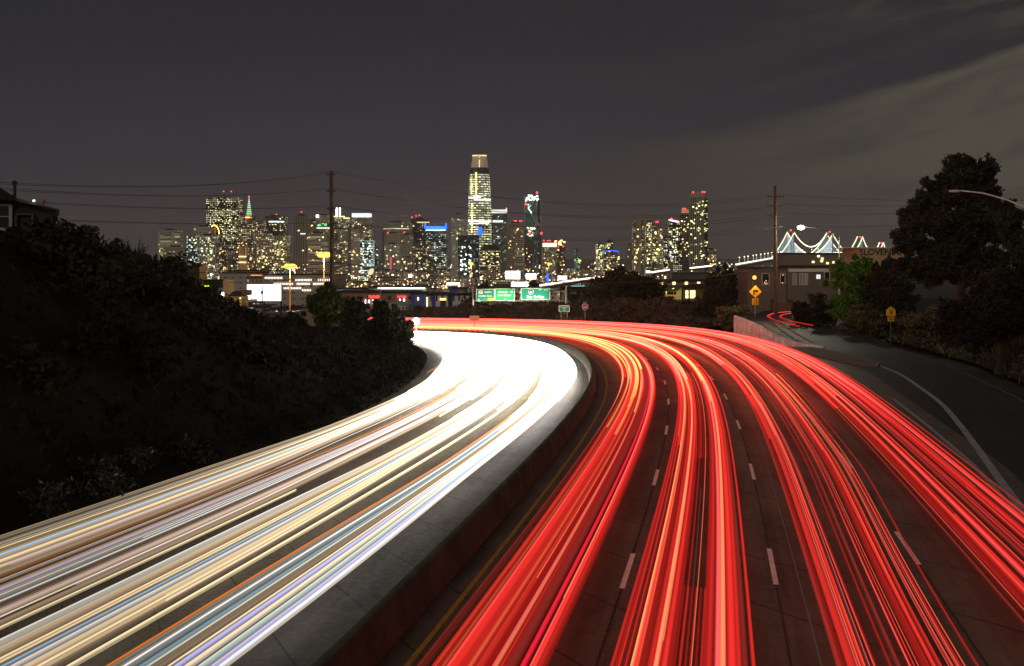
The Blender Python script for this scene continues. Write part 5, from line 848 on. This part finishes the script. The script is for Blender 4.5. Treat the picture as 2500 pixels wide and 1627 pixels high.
lp = bpy.data.lights.new('porch', 'POINT'); lp.energy = 420; lp.color = (1, .8, .3); lp.shadow_soft_size = .2; lo = bpy.data.objects.new('porch_light', lp); link(lo, t); lo.location = (q(1640), -4, zz(706)); MB().ball((q(1640), -3.6, zz(704)), .14, 6).tube((q(1640), -3.6, zz(704)), (q(1640), 0, zz(706)), .04).ob('porch_lamp', LEM, t)
t = thing('house', 'dark house with four brilliant lemon windows between the two dark trees', 'house', (X(1690, y), y, zb)); q = lambda u: X(u, y)-t.location.x
MB().box(q(1668), q(1722), 0, 8, 0, zz(706)).ob('walls', mat('dark_house_wall', (.12, .09, .06)), t); MB().prism([(q(1664), zz(706)), (q(1726), zz(706)), (q(1718), zz(694)), (q(1680), zz(698))], -.5, 8.5).ob('roof', M['roofd'], t)
for u, v in ((1677, 714), (1691, 714), (1677, 724), (1691, 724)): f = MB().box(q(u)-(.35 if u < 1680 else .7), q(u)+(.35 if u < 1680 else .7), -.08, 0, zz(v)-.5, zz(v)+.5).ob('window', LEM, t); 
# ------------------------------------------------------------------ brown house and hall on the right
y = 196.; t = thing('brown_house', 'flat-roofed brown house behind the right utility pole', 'house', (X(1930, y), y, -1.6)); q = lambda u: X(u, y)-t.location.x; zz = lambda v: Z(v, y)-t.location.z
SID = bpy.data.materials.new('clapboard'); SID.use_nodes = True; nt = NT(SID.node_tree); b = nt.n['Principled BSDF']; oc = nt.sep(nt.new('ShaderNodeTexCoord').outputs['Object']); nt.put(b.inputs['Base Color'], nt.mix(nt.m('LESS_THAN', nt.m('FRACT', nt.m('MULTIPLY', oc[2], 4.5)), .22), (.14, .1, .078), (.05, .036, .028))); b.inputs['Roughness'].default_value = .85
MB().box(q(1826), q(1920), 0, 9, -.5, zz(655)).ob('siding_wing', SID, t); MB().box(q(1921), q(2040), -.6, 9, -.5, zz(653)).ob('stucco_wing', M['stucco'], t); MB().box(q(1823), q(1921), -.4, 9.4, zz(655), zz(652.5)).ob('roof', M['roofd'], t); MB().box(q(1920), q(2042), -1, 9.4, zz(653), zz(648.5)).ob('roof', M['roofd'], t)
MB().box(q(1923), q(2040), -.75, -.6, zz(664), zz(656)).ob('fascia_band', M['trim'], t)
def win(u0, u1, v0, v1, kind, dy=0., mull=True):
    f = MB(); x0, x1, z0, z1 = q(u0), q(u1), zz(v1), zz(v0); e = .09; f.box(x0-e, x1+e, dy-.1, dy-.02, z0-e, z0); f.box(x0-e, x1+e, dy-.1, dy-.02, z1, z1+e); f.box(x0-e, x0, dy-.1, dy-.02, z0, z1); f.box(x1, x1+e, dy-.1, dy-.02, z0, z1)
    if mull: f.box((x0+x1)/2-.04, (x0+x1)/2+.04, dy-.11, dy-.05, z0, z1)
    w_ = f.ob('window', M['trim'], t); MB().box(x0, x1, dy-.05, dy-.01, z0, z1).ob('pane', kind, w_); return w_
GLC = mat('curtained_glass', (.22, .22, .21), .3, spec=.7)
win(1861, 1877, 669, 695, M['glassd'], mull=False); win(1906, 1916, 669, 691, M['glassd'], mull=False); win(1934, 1942, 669, 695, GLC, -.6, False); win(1950, 1963, 669, 695, GLC, -.6); win(1966, 1969, 669, 695, GLC, -.6, False); win(1991, 2000, 671, 681, emit('lit_pane', (.9, .95, 1), 1.4), -.6); win(2011, 2022, 665, 684, M['glassd'], -.6, False)
for u, v in ((1866, 690), (1870, 686), (1872, 692), (1868, 693), (1911, 672), (1910, 691)): wbox('w', t, q(u), -.14, zz(v), .12, .04, .12, 'lit_bulb')
for u in (1888, 1926): MB().box(q(u)-.5, q(u)+.5, -.72 if u > 1920 else -.12, -.6 if u > 1920 else 0, 0, 2.1).ob('door', M['bark'], t)
y = 205.; t = thing('low_annex', 'low dim annex with lit windows behind the brown house', 'house', (X(2010, 215), 215, -1.6)); y = 215.; MB().box(q(1930)*0-8, 7, 0, 8, -.5, Z(620, 215)+1.6).ob('walls', mat('annex_wall', (.2, .16, .13)), t); zz = lambda v: Z(v, y)-t.location.z; q = lambda u: X(u, y)-t.location.x
for u, v in ((1998, 626), (2007, 632), (2006, 638), (1985, 640), (2020, 643), (2035, 641), (2049, 640), (2060, 625)): wbox('l', t, q(u), -.1, zz(v), .45, .1, .35)
MB().box(-8.3, 7.3, -.3, 8.3, Z(620, 215)+1.6, Z(620, 215)+1.8).ob('roof', M['roofd'], t)
y = 178.; t = thing('painted_hall', 'tan hall wall painted with SLOVENIAN HA lettering, behind the green tree', 'building', (X(2140, y), y, -1)); q = lambda u: X(u, y)-t.location.x; zz = lambda v: Z(v, y)-t.location.z
HW = mat('hall_wall', (.24, .17, .1), .85, .15, .6); MB().box(q(2082), q(2260), 0, 10, -1, zz(606)).ob('walls', HW, t); MB().box(q(2080), q(2262), -.2, 10.2, zz(606), zz(604)).ob('parapet', M['tan'], t); text('painted_lettering', 'SLOVENIAN HALL', M['black'], t, (q(2098), -.03, zz(617)), 1.42, align='LEFT', ext=.01, bold=.02); t.children[-1].scale = (.66, 1, 1)
y = 150; t = thing('green_stucco_wall', 'small greenish stucco wall glimpsed under the huge dark tree', 'wall', (X(2195, y), y, Z(735, y))); MB().box(-1.5, 2, 0, 3, -1.5, 3.4).ob('wall_face', mat('greenish_stucco', (.22, .23, .12), .85, .1, 1), t); MB().box(-1.6, 2.1, -.1, 3.1, 3.4, 3.55).ob('coping', M['stucco'], t)
mb = MB(); y = 168
for u in (1990, 2003, 1935, 1960): mb.tube((X(u, y), y, -1.5), (X(u, y), y, -.6), .04)
mb.path([(X(1930, y), y, -.75), (X(2010, y), y, -.75)], .05); tag(mb.ob('street_railing', M['metal']), 'low metal railing behind the hairpin streaks', 'railing')
mb = MB()
for k in range(36): mb.box(k*.28, k*.28+.24, 0, .04, 0, 1.6+.1*(k % 2))
o = mb.ob('board_fence', mat('fence_boards', (.1, .05, .035))); o.location = (X(1885, 190), 190, -1.5); tag(o, 'dim reddish board fence in front of the brown house', 'fence')
# ------------------------------------------------------------------ left hill houses
y = 62.; t = thing('hillside_house', 'dark house with a white framed window cut by the left frame edge', 'house', (X(137, y), y, Z(575, y)-1)); t.rotation_euler.z = math.radians(22.6); q = lambda u: (X(u, y)-t.location.x)*.88; zz = lambda v: Z(v, y)-t.location.z
DW = mat('dark_siding', (.05, .05, .045), .85, .15, 1); MB().prism([(q(-140), 0), (q(137), 0), (q(137), zz(517)), (q(34), zz(492)), (q(-140), zz(492))], 0, 7).ob('walls', DW, t)
MB().prism([(q(-150), zz(493)), (q(32), zz(493)), (q(34), zz(484)), (q(-2), zz(464)), (q(-60), zz(448)), (q(-150), zz(480))], -.5, 7).ob('gable_roof', M['roofd'], t); MB().prism([(q(32), zz(493)), (q(146), zz(514)), (q(146), zz(511.5)), (q(34), zz(486))], -.4, 7.4).ob('lean_to_roof', mat('lean_roof', (.12, .13, .12)), t)
w_ = MB(); w_.box(q(-10), q(26), -.16, -.02, zz(506), zz(501)).box(q(18), q(26), -.16, -.02, zz(562), zz(506)).box(q(-10), q(26), -.16, -.02, zz(565), zz(558)).box(q(-10), q(18), -.14, -.04, zz(532), zz(530)); f = w_.ob('window', M['trim'], t); MB().box(q(-10), q(18), -.08, -.02, zz(558), zz(506)).ob('pane', M['glassd'], f)
w_ = MB(); w_.box(q(34), q(80), -.14, -.02, zz(527), zz(522)).box(q(74), q(80), -.14, -.02, zz(562), zz(527)).box(q(32), q(38), -.14, -.02, zz(562), zz(527)); w_.ob('arched_doorway', M['stucco'], t)
MB().tube((q(33), -.2, zz(492)), (q(33), -.2, zz(453)), .09).ball((q(33), -.2, zz(451)), .17, 6).ob('chimney_pipe', M['dark'], t); wbox('p', t, q(81), -.6, zz(493), .12, .1, .09, 'porch_light'); MB().tube((q(104), .5, zz(503)), (q(104), .5, zz(492)), .05).ball((q(107), .5, zz(491)), .11, 6).ob('roof_vent', mat('copper', (.35, .1, .05)), t)
y = 150.; t = thing('flat_roofed_house', 'dark olive flat-roofed house with chimney stubs on the left hill', 'house', (X(450, y), y, Z(735, y))); q = lambda u: X(u, y)-t.location.x; zz = lambda v: Z(v, y)-t.location.z
MB().box(q(407), q(487), 0, 3.5, -2, zz(651)).ob('walls', mat('olive_wall', (.05, .047, .025)), t)
for u in (432+13, 468, 480, 398): MB().box(q(u)-.25, q(u)+.25, 1, 1.6, zz(660), zz(642)).ob('chimney', M['roofd'], t)
MB().box(q(407)-.2, q(487)+.2, -.2, 3.6, zz(651), zz(650)).ob('roof', M['roofd'], t); MB().box(q(488), q(535), 2, 8, -2, zz(684)).ob('deck_wing', mat('deck_wall', (.03, .035, .02)), t); MB().box(q(488), q(501), 1.4, 1.9, zz(700.5), zz(698)).ob('lit_ledge', emit('lime', (.8, .95, .05), 1.4), t)
y = 135.; t = thing('tan_house', 'small tan house with a dark slanted roof below the chimneyed house', 'house', (X(560, y), y, Z(770, y))); q = lambda u: X(u, y)-t.location.x; zz = lambda v: Z(v, y)-t.location.z
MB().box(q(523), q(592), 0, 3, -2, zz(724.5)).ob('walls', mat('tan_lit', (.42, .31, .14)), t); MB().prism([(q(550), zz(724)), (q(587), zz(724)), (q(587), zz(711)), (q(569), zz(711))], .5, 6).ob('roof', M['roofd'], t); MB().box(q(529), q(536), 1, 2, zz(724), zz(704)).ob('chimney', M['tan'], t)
MB().box(q(571), q(582), -.05, 0, zz(760), zz(744)).ob('window', mat('bright_blind', (.7, .5, .45)), t); MB().box(q(592), q(606), .5, 5, zz(738), zz(734)).ob('porch_roof', M['trim'], t); MB().box(q(599), q(601), .5, .8, -2, zz(738)).ob('porch_post', M['trim'], t); wbox('p', t, q(542), .2, zz(719), .35, .2, .5, 'lit_window')
lp = bpy.data.lights.new('yard', 'POINT'); lp.energy = 260; lp.color = (1, .75, .35); lo = bpy.data.objects.new('yard_light', lp); link(lo, t); lo.location = (q(585), -5, zz(722)); 
MB().ball((q(588), -.3, zz(728)), .1, 6).ob('yard_lamp', WARM, t)
y = 128.; t = thing('weathered_shed', 'pale weathered shed wall with lit window under the lamp mast', 'shed', (X(762, y), y, Z(800, y))); q = lambda u: X(u, y)-t.location.x; zz = lambda v: Z(v, y)-t.location.z; MB().box(q(733), q(768), 0, 4, -2, zz(752)).ob('walls', mat('shed_wall', (.3, .24, .16)), t); MB().box(q(735), q(748), -.05, 0, zz(772), zz(760)).ob('window', M['glassd'], t); MB().box(q(731), q(770), -.2, 4.2, zz(752), zz(750)).ob('roof', M['roofd'], t)
y = 118; mb = MB()
for k in range(26): x = X(818+k*3.0, y); zt = Z(792+k*1.6+random.uniform(-1, 1), y); mb.box(x-.05, x+.05, y, y+.04, zt-1.1, zt)
tag(mb.ob('paling_fence', mat('palings', (.3, .22, .13))), 'short run of pale fence palings running downhill', 'fence')
# guard rail and small sign board at the far median
thg = np.arange(57, 84, 1.); Pg = P3(thg, R_(cB, thg)+1.2, .65); mb = MB().path([tuple(p) for p in Pg], .14, 4)
gr = tag(mb.ob('guard_rail', mat('rail_brown', (.2, .1, .06))), 'low guard rail with small posts at the far end of the white lanes', 'guard rail')
for p in Pg[::1]: MB().box(p[0]-.1, p[0]+.1, p[1]-.1, p[1]+.1, p[2]-.7, p[2]+.25).ob('post', M['dark'], gr)
y = 172; t = thing('sign_board', 'small blank pale sign board standing on the far median', 'sign', (X(1155, y), y, zr(y))); MB().box(-.55, .2, 0, .06, Z(784, y)-zr(y), Z(771, y)-zr(y)).box(.27, .95, 0, .06, Z(783, y)-zr(y), Z(771, y)-zr(y)).ob('panel', mat('blank_sign', (.4, .3, .22)), t); MB().tube((.23, .1, -.3), (.23, .1, Z(771, y)-zr(y)), .09).ob('post', M['metal'], t)
# ------------------------------------------------------------------ sign gantry
y = 238.; zb = -5.3; g = thing('sign_gantry', 'overhead steel sign gantry spanning the far freeway', 'gantry', (X(1269, y), y, zb)); q = lambda u: X(u, y)-g.location.x; zz = lambda v: Z(v, y)-zb
for u in (1155, 1383): MB().tube((q(u), .8, 0), (q(u), .8, zz(700)), .28, .2).ob('post', M['metal'], g)
mb = MB(); za, zc = zz(735), zz(712)
for a, b in ((za, za), (zc, zc)): mb.tube((q(1155), .8, a), (q(1383), .8, b), .1, n=5)
for k in range(12): a = q(1155)+(q(1383)-q(1155))*k/12; b = q(1155)+(q(1383)-q(1155))*(k+1)/12; mb.tube((a, .8, za if k % 2 else zc), (b, .8, zc if k % 2 else za), .06, n=4); mb.tube((a, .8, za), (a, .8, zc), .06, n=4)
mb.ob('truss', mat('gantry_steel', (.32, .26, .18)), g)
def rrect(x0, x1, z0, z1, r, y0, y1, m, name, parent):
    P = []
    for cx, cz, a0 in ((x1-r, z0+r, -90), (x1-r, z1-r, 0), (x0+r, z1-r, 90), (x0+r, z0+r, 180)):
        for k in range(5): a = math.radians(a0+k*22.5); P.append((cx+r*math.cos(a), cz+r*math.sin(a)))
    return MB().prism(P, y0, y1).ob(name, m, parent)
def hsign(label, u0, u1, v0, v1, green, yy, name='highway_sign'):
    t = thing(name, label, 'road sign', (X((u0+u1)/2, yy), yy, Z(v1, yy))); w2 = (u1-u0)/2*yy/F; h_ = (v1-v0)*yy/F; rrect(-w2, w2, 0, h_, .22, 0, .1, M['trim2'], 'border', t); rrect(-w2+.13, w2-.13, .13, h_-.13, .15, -.03, 0, green, 'panel', t); return t, w2, h_
M['trim2'] = mat('sign_border', (.75, .9, .75), .5); WSG = mat('sign_letter', (.95, 1, .95), .5)
def lampbar(t, x, e=120, col=(1, 1, .85)):
    e *= 2.6
    MB().box(x-.35, x+.35, -1.3, -1., -.35, -.2).tube((x, -1.1, -.3), (x, 0, -.1), .04).ob('sign_lamp', M['dark'], t); l = bpy.data.lights.new('sign_light', 'POINT'); l.energy = e; l.color = col; l.shadow_soft_size = .15; o = bpy.data.objects.new('sign_light', l); link(o, t); o.location = (x, -3.2, -.9); l.energy *= 1.3
t, w2, h_ = hsign('green highway sign reading NORTH Golden Gate Br with a yellow patch', 1162, 1207.5, 706, 736, M['sgreen'], y-.3); text('lettering', 'NORTH', WSG, t, (.55, -.04, h_-.7), .42); text('lettering', 'Golden Gate', WSG, t, (0, -.04, h_-1.5), .56); text('lettering', 'Br', WSG, t, (-w2+.6, -.04, .4), .5)
rrect(-w2+.55, -w2+1.45, h_-1.05, h_-.3, .2, -.06, -.03, WSG, 'route_shield', t); text('lettering', '101', M['black'], t, (-w2+1., -.08, h_-.66), .42); MB().box(.5, w2-.2, -.07, -.03, .2, .75).ob('yellow_patch', M['syel'], t); MB().prism([(.1, .45), (-.25, .62), (-.1, .62), (-.1, .85), (-.4+.1, .85), (-.3, .62), (-.45, .62)][:3], -.07, -.03).ob('down_arrow', WSG, t); lampbar(t, 0, 170)
t, w2, h_ = hsign('brighter green highway sign reading Ninth St Civic Center', 1208, 1257, 705, 735, M['sgreen2'], y-.3); text('lettering', 'Ninth St', WSG, t, (-.45, -.04, h_-.75), .6); text('lettering', 'Civic Center', WSG, t, (-.1, -.04, h_-1.45), .58); rrect(.95, w2-.1, h_-1.0, h_-.1, .1, -.05, -.03, M['sgreen'], 'exit_tab', t); text('lettering', 'EXIT', WSG, t, (1.5, -.07, h_-.35), .26); text('lettering', '433C', WSG, t, (1.5, -.07, h_-.72), .34); lampbar(t, .2, 420); MB().prism([(0, .15), (.25, .5), (.08, .45), (-.08, .45), (-.25, .5)], -.06, -.03).ob('down_arrow', WSG, t)
t, w2, h_ = hsign('green highway sign with a blue shield reading Bay Bridge', 1271.5, 1343, 703.5, 732, M['sgreen'], y-.3); text('lettering', 'Bay Bridge', WSG, t, (0, -.04, .6), .88); rrect(w2-2.55, w2-.12, h_-.62, h_-.1, .1, -.06, -.03, M['sgreen'], 'exit_tab', t); text('lettering', 'EXIT', WSG, t, (w2-2.1, -.08, h_-.36), .3); text('lettering', '433B', WSG, t, (w2-.9, -.08, h_-.36), .48)
SH = [(0, -.6), (.42, -.28), (.52, .1), (.42, .42), (.2, .5), (0, .44), (-.2, .5), (-.42, .42), (-.52, .1), (-.42, -.28)]; 
def shield(t, x, z, s, num, yy=-.04, top='sred'):
    o = MB().prism([(x+a*s*1.12, z+b*s*1.12) for a, b in SH], yy-.02, yy+.0).ob('route_shield', WSG, t); MB().prism([(x+a*s, z+b*s) for a, b in SH], yy-.03, yy-.02).ob('shield_field', M['sblue'], o); MB().box(x-.42*s, x+.42*s, yy-.04, yy-.03, z+.22*s, z+.42*s).ob('shield_band', M[top], o); text('numerals', num, WSG, o, (x, yy-.05, z-.08*s), .6*s); return o
shield(t, -.95, h_-.85, 1.05, '80'); lampbar(t, -1, 220); lampbar(t, 1.3, 220)
yy = 210.5; t, w2, h_ = hsign('small green sign on two posts below the gantry right end', 1364, 1391, 746, 762, M['sgreen'], yy); text('lettering', 'C. Chavez St', WSG, t, (0, -.04, h_-.35), .3); text('lettering', 'EXIT', WSG, t, (0, -.04, h_*.5), .26); text('lettering', '1/4 MILE', WSG, t, (0, -.04, .3), .22); lampbar(t, 0, 60)
for x in (-.6, .6): MB().tube((x, .1, -4), (x, .1, .4), .07).ob('post', M['metal'], t)
yy = 206.; t = thing('route_marker', 'round route shield sign with a small blue plate on top', 'road sign', (X(1428.5, yy), yy, Z(757, yy))); MB().tube((0, .1, -3.2), (0, .1, 1.2), .06).ob('post', M['metal'], t); o = shield(t, 0, .55, 1.05, '280', -.02); MB().box(-.3, .3, -.05, 0, 1.15, 1.5).ob('direction_plate', mat('plate_teal', (.1, .35, .35)), t); l = bpy.data.lights.new('sign_light', 'POINT'); 
# yellow warning signs
y = 158.; t = thing('turn_warning_sign', 'yellow diamond turn-right warning sign with a 15 speed plate', 'road sign', (X(1844, y), y, Z(760, y))); zz = lambda v: Z(v, y)-t.location.z; s = 15.3*y/F*1.0; zc = zz(712.5)
MB().tube((0, .06, -.8), (0, .06, zc), .05).ob('post', M['metal'], t); MB().prism([(0, zc-s), (s, zc), (0, zc+s), (-s, zc)], -.02, .02).ob('diamond_plate', M['syel'], t); k_ = s/1.; MB().prism([(-.32*k_, zc-.42*k_), (-.12*k_, zc-.42*k_), (-.12*k_, zc+.04*k_), (.14*k_, zc+.04*k_), (.14*k_, zc+.24*k_), (-.32*k_, zc+.24*k_)], -.05, -.03).ob('arrow_shaft', M['black'], t); MB().prism([(.14*k_, zc-.12*k_), (.52*k_, zc+.14*k_), (.14*k_, zc+.4*k_)], -.05, -.03).ob('arrow_head', M['black'], t)
MB().path([(-.12*k_, -.04, zc-.5*k_), (0, -.04, zc-.35*k_), (.08*k_, -.04, zc-.48*k_), (.2*k_, -.04, zc-.3*k_), (.05*k_, -.04, zc-.28*k_)], .009, 4).ob('scribble', M['black'], t)
rrect(-.46, .46, zz(745), zz(729), .06, -.02, .02, M['syel'], 'speed_plate', t); text('numerals', '15', M['black'], t, (0, -.04, zz(736)), .72); text('lettering', 'M.P.H.', M['black'], t, (0, -.04, zz(742.8)), .2)
y = 130.; t = thing('pedestrian_sign', 'yellow house-shaped pedestrian sign with a small plate below', 'road sign', (X(2175, y), y, Z(833, y))); zz = lambda v: Z(v, y)-t.location.z; w_ = 11.5*y/F
MB().tube((0, .06, -.4), (0, .06, zz(760)), .045).ob('post', mat('wood_post', (.16, .12, .08)), t); MB().prism([(-w_, zz(771.5)), (w_, zz(771.5)), (w_*.96, zz(758)), (0, zz(748)), (-w_*.96, zz(758))], -.02, .02).ob('pentagon_plate', M['syel'], t)
for x in (-.1, .13): MB().ball((x, -.04, zz(757)), .055, 6, (1, .3, 1)).path([(x, -.04, zz(758.5)), (x, -.04, zz(763.5))], .055, 5).path([(x, -.04, zz(763)), (x-.08, -.04, zz(768))], .03, 4).path([(x, -.04, zz(763)), (x+.09, -.04, zz(768))], .03, 4).path([(x, -.04, zz(760)), (x+.12, -.04, zz(762.5))], .022, 4).ob('walking_figure', M['black'], t)
rrect(-.37, .37, zz(785), zz(773.5), .03, -.02, .02, M['syel'], 'lower_plate', t); text('lettering', 'SCHOOL', M['black'], t, (0, -.04, zz(777)), .17); text('lettering', 'XING', M['black'], t, (0, -.04, zz(781.5)), .19)
# ------------------------------------------------------------------ lamps
def plight(parent, loc, e, col, r=.3, name='lamp_light'):
    l = bpy.data.lights.new(name, 'POINT'); l.energy = e; l.color = col; l.shadow_soft_size = r; o = bpy.data.objects.new(name, l); link(o, parent); o.location = loc; return o
def mast(label, u, v, vb, y, col, hs, e, twin=True):
    t = thing('lamp_mast', label, 'lamp post', (X(u, y), y, Z(vb, y))); h_ = Z(v, y)-Z(vb, y); MB().tube((0, 0, -1), (0, 0, h_), .16*hs, .09*hs).ob('pole', mat('lit_pole', (.5, .4, .25)), t)
    for s in ((-1, 1) if twin else (0,)):
        MB().ball((s*.8*hs, 0, h_+.1), 1.05*hs, 12, (1.2, .8, .8)).ob('lamp_head', emit('sodium_head', (1, .4, .07), 3.), t)
        if s: MB().tube((0, 0, h_-.25*hs), (s*.7*hs, 0, h_), .06*hs).ob('arm', M['metal'], t)
    plight(t, (0, -.8*hs, h_-1.2*hs), e, (1, .5, .13), .5); plight(t, (0, 1.2*hs, h_-1.5*hs), e*.5, (1, .5, .13), .5); return t
SO = (1, .5, .12)
mast('tall twin-headed sodium lamp mast left of the utility pole, brightest orange', 791, 624, 715, 165, SO, .52, 5200); mast('second twin-headed sodium lamp mast rising behind the white billboard', 708, 652, 790, 180, SO, .5, 3500); mast('single sodium lamp on a pole in the low city centre', 1150, 645, 700, 620, SO, 1.1, 9000, False)
for u, v, y, lb in ((1415, 637, 1500, 'small amber lamp above the white panel left of the big domed tree'), (1340, 645, 1300, 'small amber lamp above the slim blue pylon')): mast(lb, u, v, v+40, y, SO, 1.8, 4000, False)
y = 158; t = thing('wall_lamp', 'glaring orange lamp above the yellow diamond sign', 'lamp', (X(1842, y), y, Z(760, y))); h_ = Z(678, y)-t.location.z; MB().tube((0, 1, -.5), (0, 1, h_), .05).tube((0, 1, h_), (0, .2, h_), .04).ob('pole', M['dark'], t); MB().ball((0, 0, h_), .3, 10).ob('lamp_head', emit('orange_head', (1, .38, .05), 2.8), t); plight(t, (0, -.6, h_), 750, (1, .5, .15))
# white roadside star lamp at the far corner
p = P3(73., float(R_(cWL, 73.))+.2) ; y = 152; t = thing('flood_lamp', 'dazzling white lamp on a short post where the lanes disappear left', 'lamp', (X(1016, y), y, zr(y)-.2)); h_ = Z(785, y)-t.location.z; MB().tube((0, .2, 0), (0, .2, h_), .07).ob('post', M['metal'], t); MB().ball((0, 0, h_), .48, 12).ob('lamp_head', emit('flood_head', (.9, 1, 1), 30), t); plight(t, (.8, -1, h_), 900, (.9, .97, 1))
# right street lamp: lit, on a curved arm
y = 165; t = thing('street_lamp', 'lit street lamp with a curved arm glaring above the bridge towers', 'street lamp', (X(2049, y), y, -1.6)); q = lambda u: X(u, y)-t.location.x; zz = lambda v: Z(v, y)-t.location.z
MB().tube((0, 0, 0), (0, 0, zz(578)), .12, .08).ob('pole', M['metal'], t); MB().path([(q(2049), 0, zz(588)), (q(2040), 0, zz(578)), (q(2015), 0, zz(564)), (q(1990), 0, zz(557)), (q(1962), 0, zz(554))], .05).ob('arm', M['dark'], t); MB().ball((q(1955), 0, zz(556)), .42, 12, (1.25, 1, .8)).ob('lamp_head', emit('head_lemon', (1, 1, .72), 25), t); plight(t, (q(1955), -.6, zz(562)), 4200, (1, 1, .75))
# near unlit street lamp arm at upper right
y = 62; t = thing('street_lamp', 'unlit pale cobra-head street lamp arching in from the right frame edge', 'street lamp', (X(2640, y), y, -1)); q = lambda u: X(u, y)-t.location.x; zz = lambda v: Z(v, y)-t.location.z
MB().tube((0, 0, -1), (0, 0, zz(560)), .12, .08).ob('pole', M['metal'], t); MB().path([(0, 0, zz(560)), (q(2560), 0, zz(528)), (q(2500), 0, zz(505)), (q(2455), 0, zz(487)), (q(2400), 0, zz(472)), (q(2346), 0, zz(466))], .055, r1=.035).ob('arm', M['white'], t); MB().ball((q(2331), 0, zz(467)), .36, 12, (1.05, .45, .2)).ob('lamp_head', mat('lamp_shell', (.7, .7, .66), .5), t)
# round convex disc lamp and tall thin post in the low city
y = 600; t = thing('oval_sign', 'tilted glowing cream oval sign in the low city', 'sign', (X(906, y), y, ZB)); h_ = Z(664, y)-ZB; MB().tube((0, 0, 0), (0, 0, h_), .3).ob('post', M['dark'], t); o = MB().ball((0, -.5, 0), 2.1, 14, (.62, .15, 1.)).ob('oval_panel', emit('cream_oval', (1, .85, .5), 1.), t); o.location = (0, 0, h_); o.rotation_euler = (0, math.radians(35), 0)
# ------------------------------------------------------------------ utility poles and wires
def upole(label, u, vt, vb, y, arms, r=.17, lean=0.):
    t = thing('utility_pole', label, 'utility pole', (X(u, y), y, Z(vb, y))); h_ = Z(vt, y)-Z(vb, y); lx = lean*y/F; MB().tube((0, 0, -2), (lx, 0, h_), r, r*.7).ob('pole', M['pole'], t); A_ = []
    for v, hw, s in arms:
        z = Z(v, y)-t.location.z; w_ = hw*y/F; xc = lx*z/h_; c = MB().box(xc-w_, xc+w_, -.06-r, .06-r, z-.07, z+.07).tube((xc-w_*.6, -r, z), (xc, -r, z-.5), .025, n=4).tube((xc+w_*.6, -r, z), (xc, -r, z-.5), .025, n=4).ob('crossarm', M['pole'], t)
        for f in (-.95, -.6, .6, .95): MB().tube((xc+w_*f, -r, z+.07), (xc+w_*f, -r, z+.3), .05, .035, 6).ob('insulator', M['stucco'], c)
        A_.append([Vector((t.location.x+xc+w_*f, y-r, t.location.z+z+.3)) for f in (-.95, .95)])
    return t, A_
pl, AL = upole('tall wooden utility pole with four crossarms left of centre', 812, 418, 720, 112, [(427, 11, 1), (468, 11, 1), (510, 11, 1), (551, 10, 1)], .26, -3)
MB().tube((.62, -.3, Z(588, 112)-pl.location.z), (.62, -.3, Z(570, 112)-pl.location.z), .28).tube((.3, -.3, Z(576, 112)-pl.location.z), (0, 0, Z(576, 112)-pl.location.z), .05).ob('transformer', M['stucco'], pl)
pr, AR = upole('wooden utility pole with four crossarms beside the brown house', 1895, 454, 762, 165, [(481, 20, 1), (504, 20, 1), (527, 20, 1), (558, 20, 1)], .3, -3)
po, _ = upole('thin dark pole crossing the white billboard', 640, 698, 770, 150, [(716, 3, 1)], .1)
po, _ = upole('thin dark pole below the glowing oval sign', 928, 668, 745, 150, [(671, 2, 1)], .07)
def wire(p, q, sag, r, label, group=None):
    p, q = Vector(p), Vector(q); n = 28; pts = [p.lerp(q, k/n)-Vector((0, 0, sag*4*(k/n)*(1-k/n))) for k in range(n+1)]; tag(MB().path(pts, r, 4).ob('power_line', M['wire']), label, 'power line', group)
row_n = ['top', 'second', 'third', 'lowest']
for i in range(4):
    for j in (0, 1):
        wire(AL[i][j], AR[i][j], (2.3, 2.3, 2.1, 1.7)[i]+.25*j, .028 if j else .02, '%s power line of the %s crossarm pair strung between the two utility poles' % (('back', 'front')[j], row_n[i]))
        L_ = AL[i][j]; v_ = (437, 450, 478, 525)[i]+j*3; wire(L_, (X(-120, 62)-j, 62, Z(v_, 62)), .9-.2*i, .02, '%s power line from the %s left-pole crossarm to the left frame edge' % (('back', 'front')[j], row_n[i]))
    v_ = (488, 488, 500, 527)[i]; wire(AR[i][1], (X(2620, 110), 110, Z(v_-8, 110)), .6, .022, 'power line from the %s right-pole crossarm behind the huge dark tree' % row_n[i])
zl = Vector((X(812, 112), 112, Z(640, 112))); wire(zl, (X(1905, 170), 170, Z(650, 170)), 2.35, .05, 'heavy black cable sagging low across the city between the poles'); wire(zl, (X(330, 100), 100, Z(668, 100)), .35, .035, 'heavy black cable running left from the pole over the dark house')
wire((X(812, 112), 112, Z(672, 112)), (X(500, 140), 140, Z(690, 140)), .3, .02, 'thin slack cable above the white billboard'); wire((X(1750, 180), 180, Z(666, 180)), (X(2040, 196), 196, Z(648, 196)), .3, .03, 'service cable meeting the brown house roof')

# ------------------------------------------------------------------ night haze over the city
hz = MB().box(-9000, 9000, -150, 9500, -47, 330); hm = bpy.data.materials.new('haze'); hm.use_nodes = True; t_ = NT(hm.node_tree); t_.n.clear(); pv = t_.new('ShaderNodeVolumePrincipled'); pv.inputs['Color'].default_value = (.85, .84, .86, 1); pv.inputs['Density'].default_value = HAZE
oo = t_.new('ShaderNodeOutputMaterial'); t_.l.new(pv.outputs[0], oo.inputs['Volume']); struct(hz.ob('haze', hm), 'stuff')
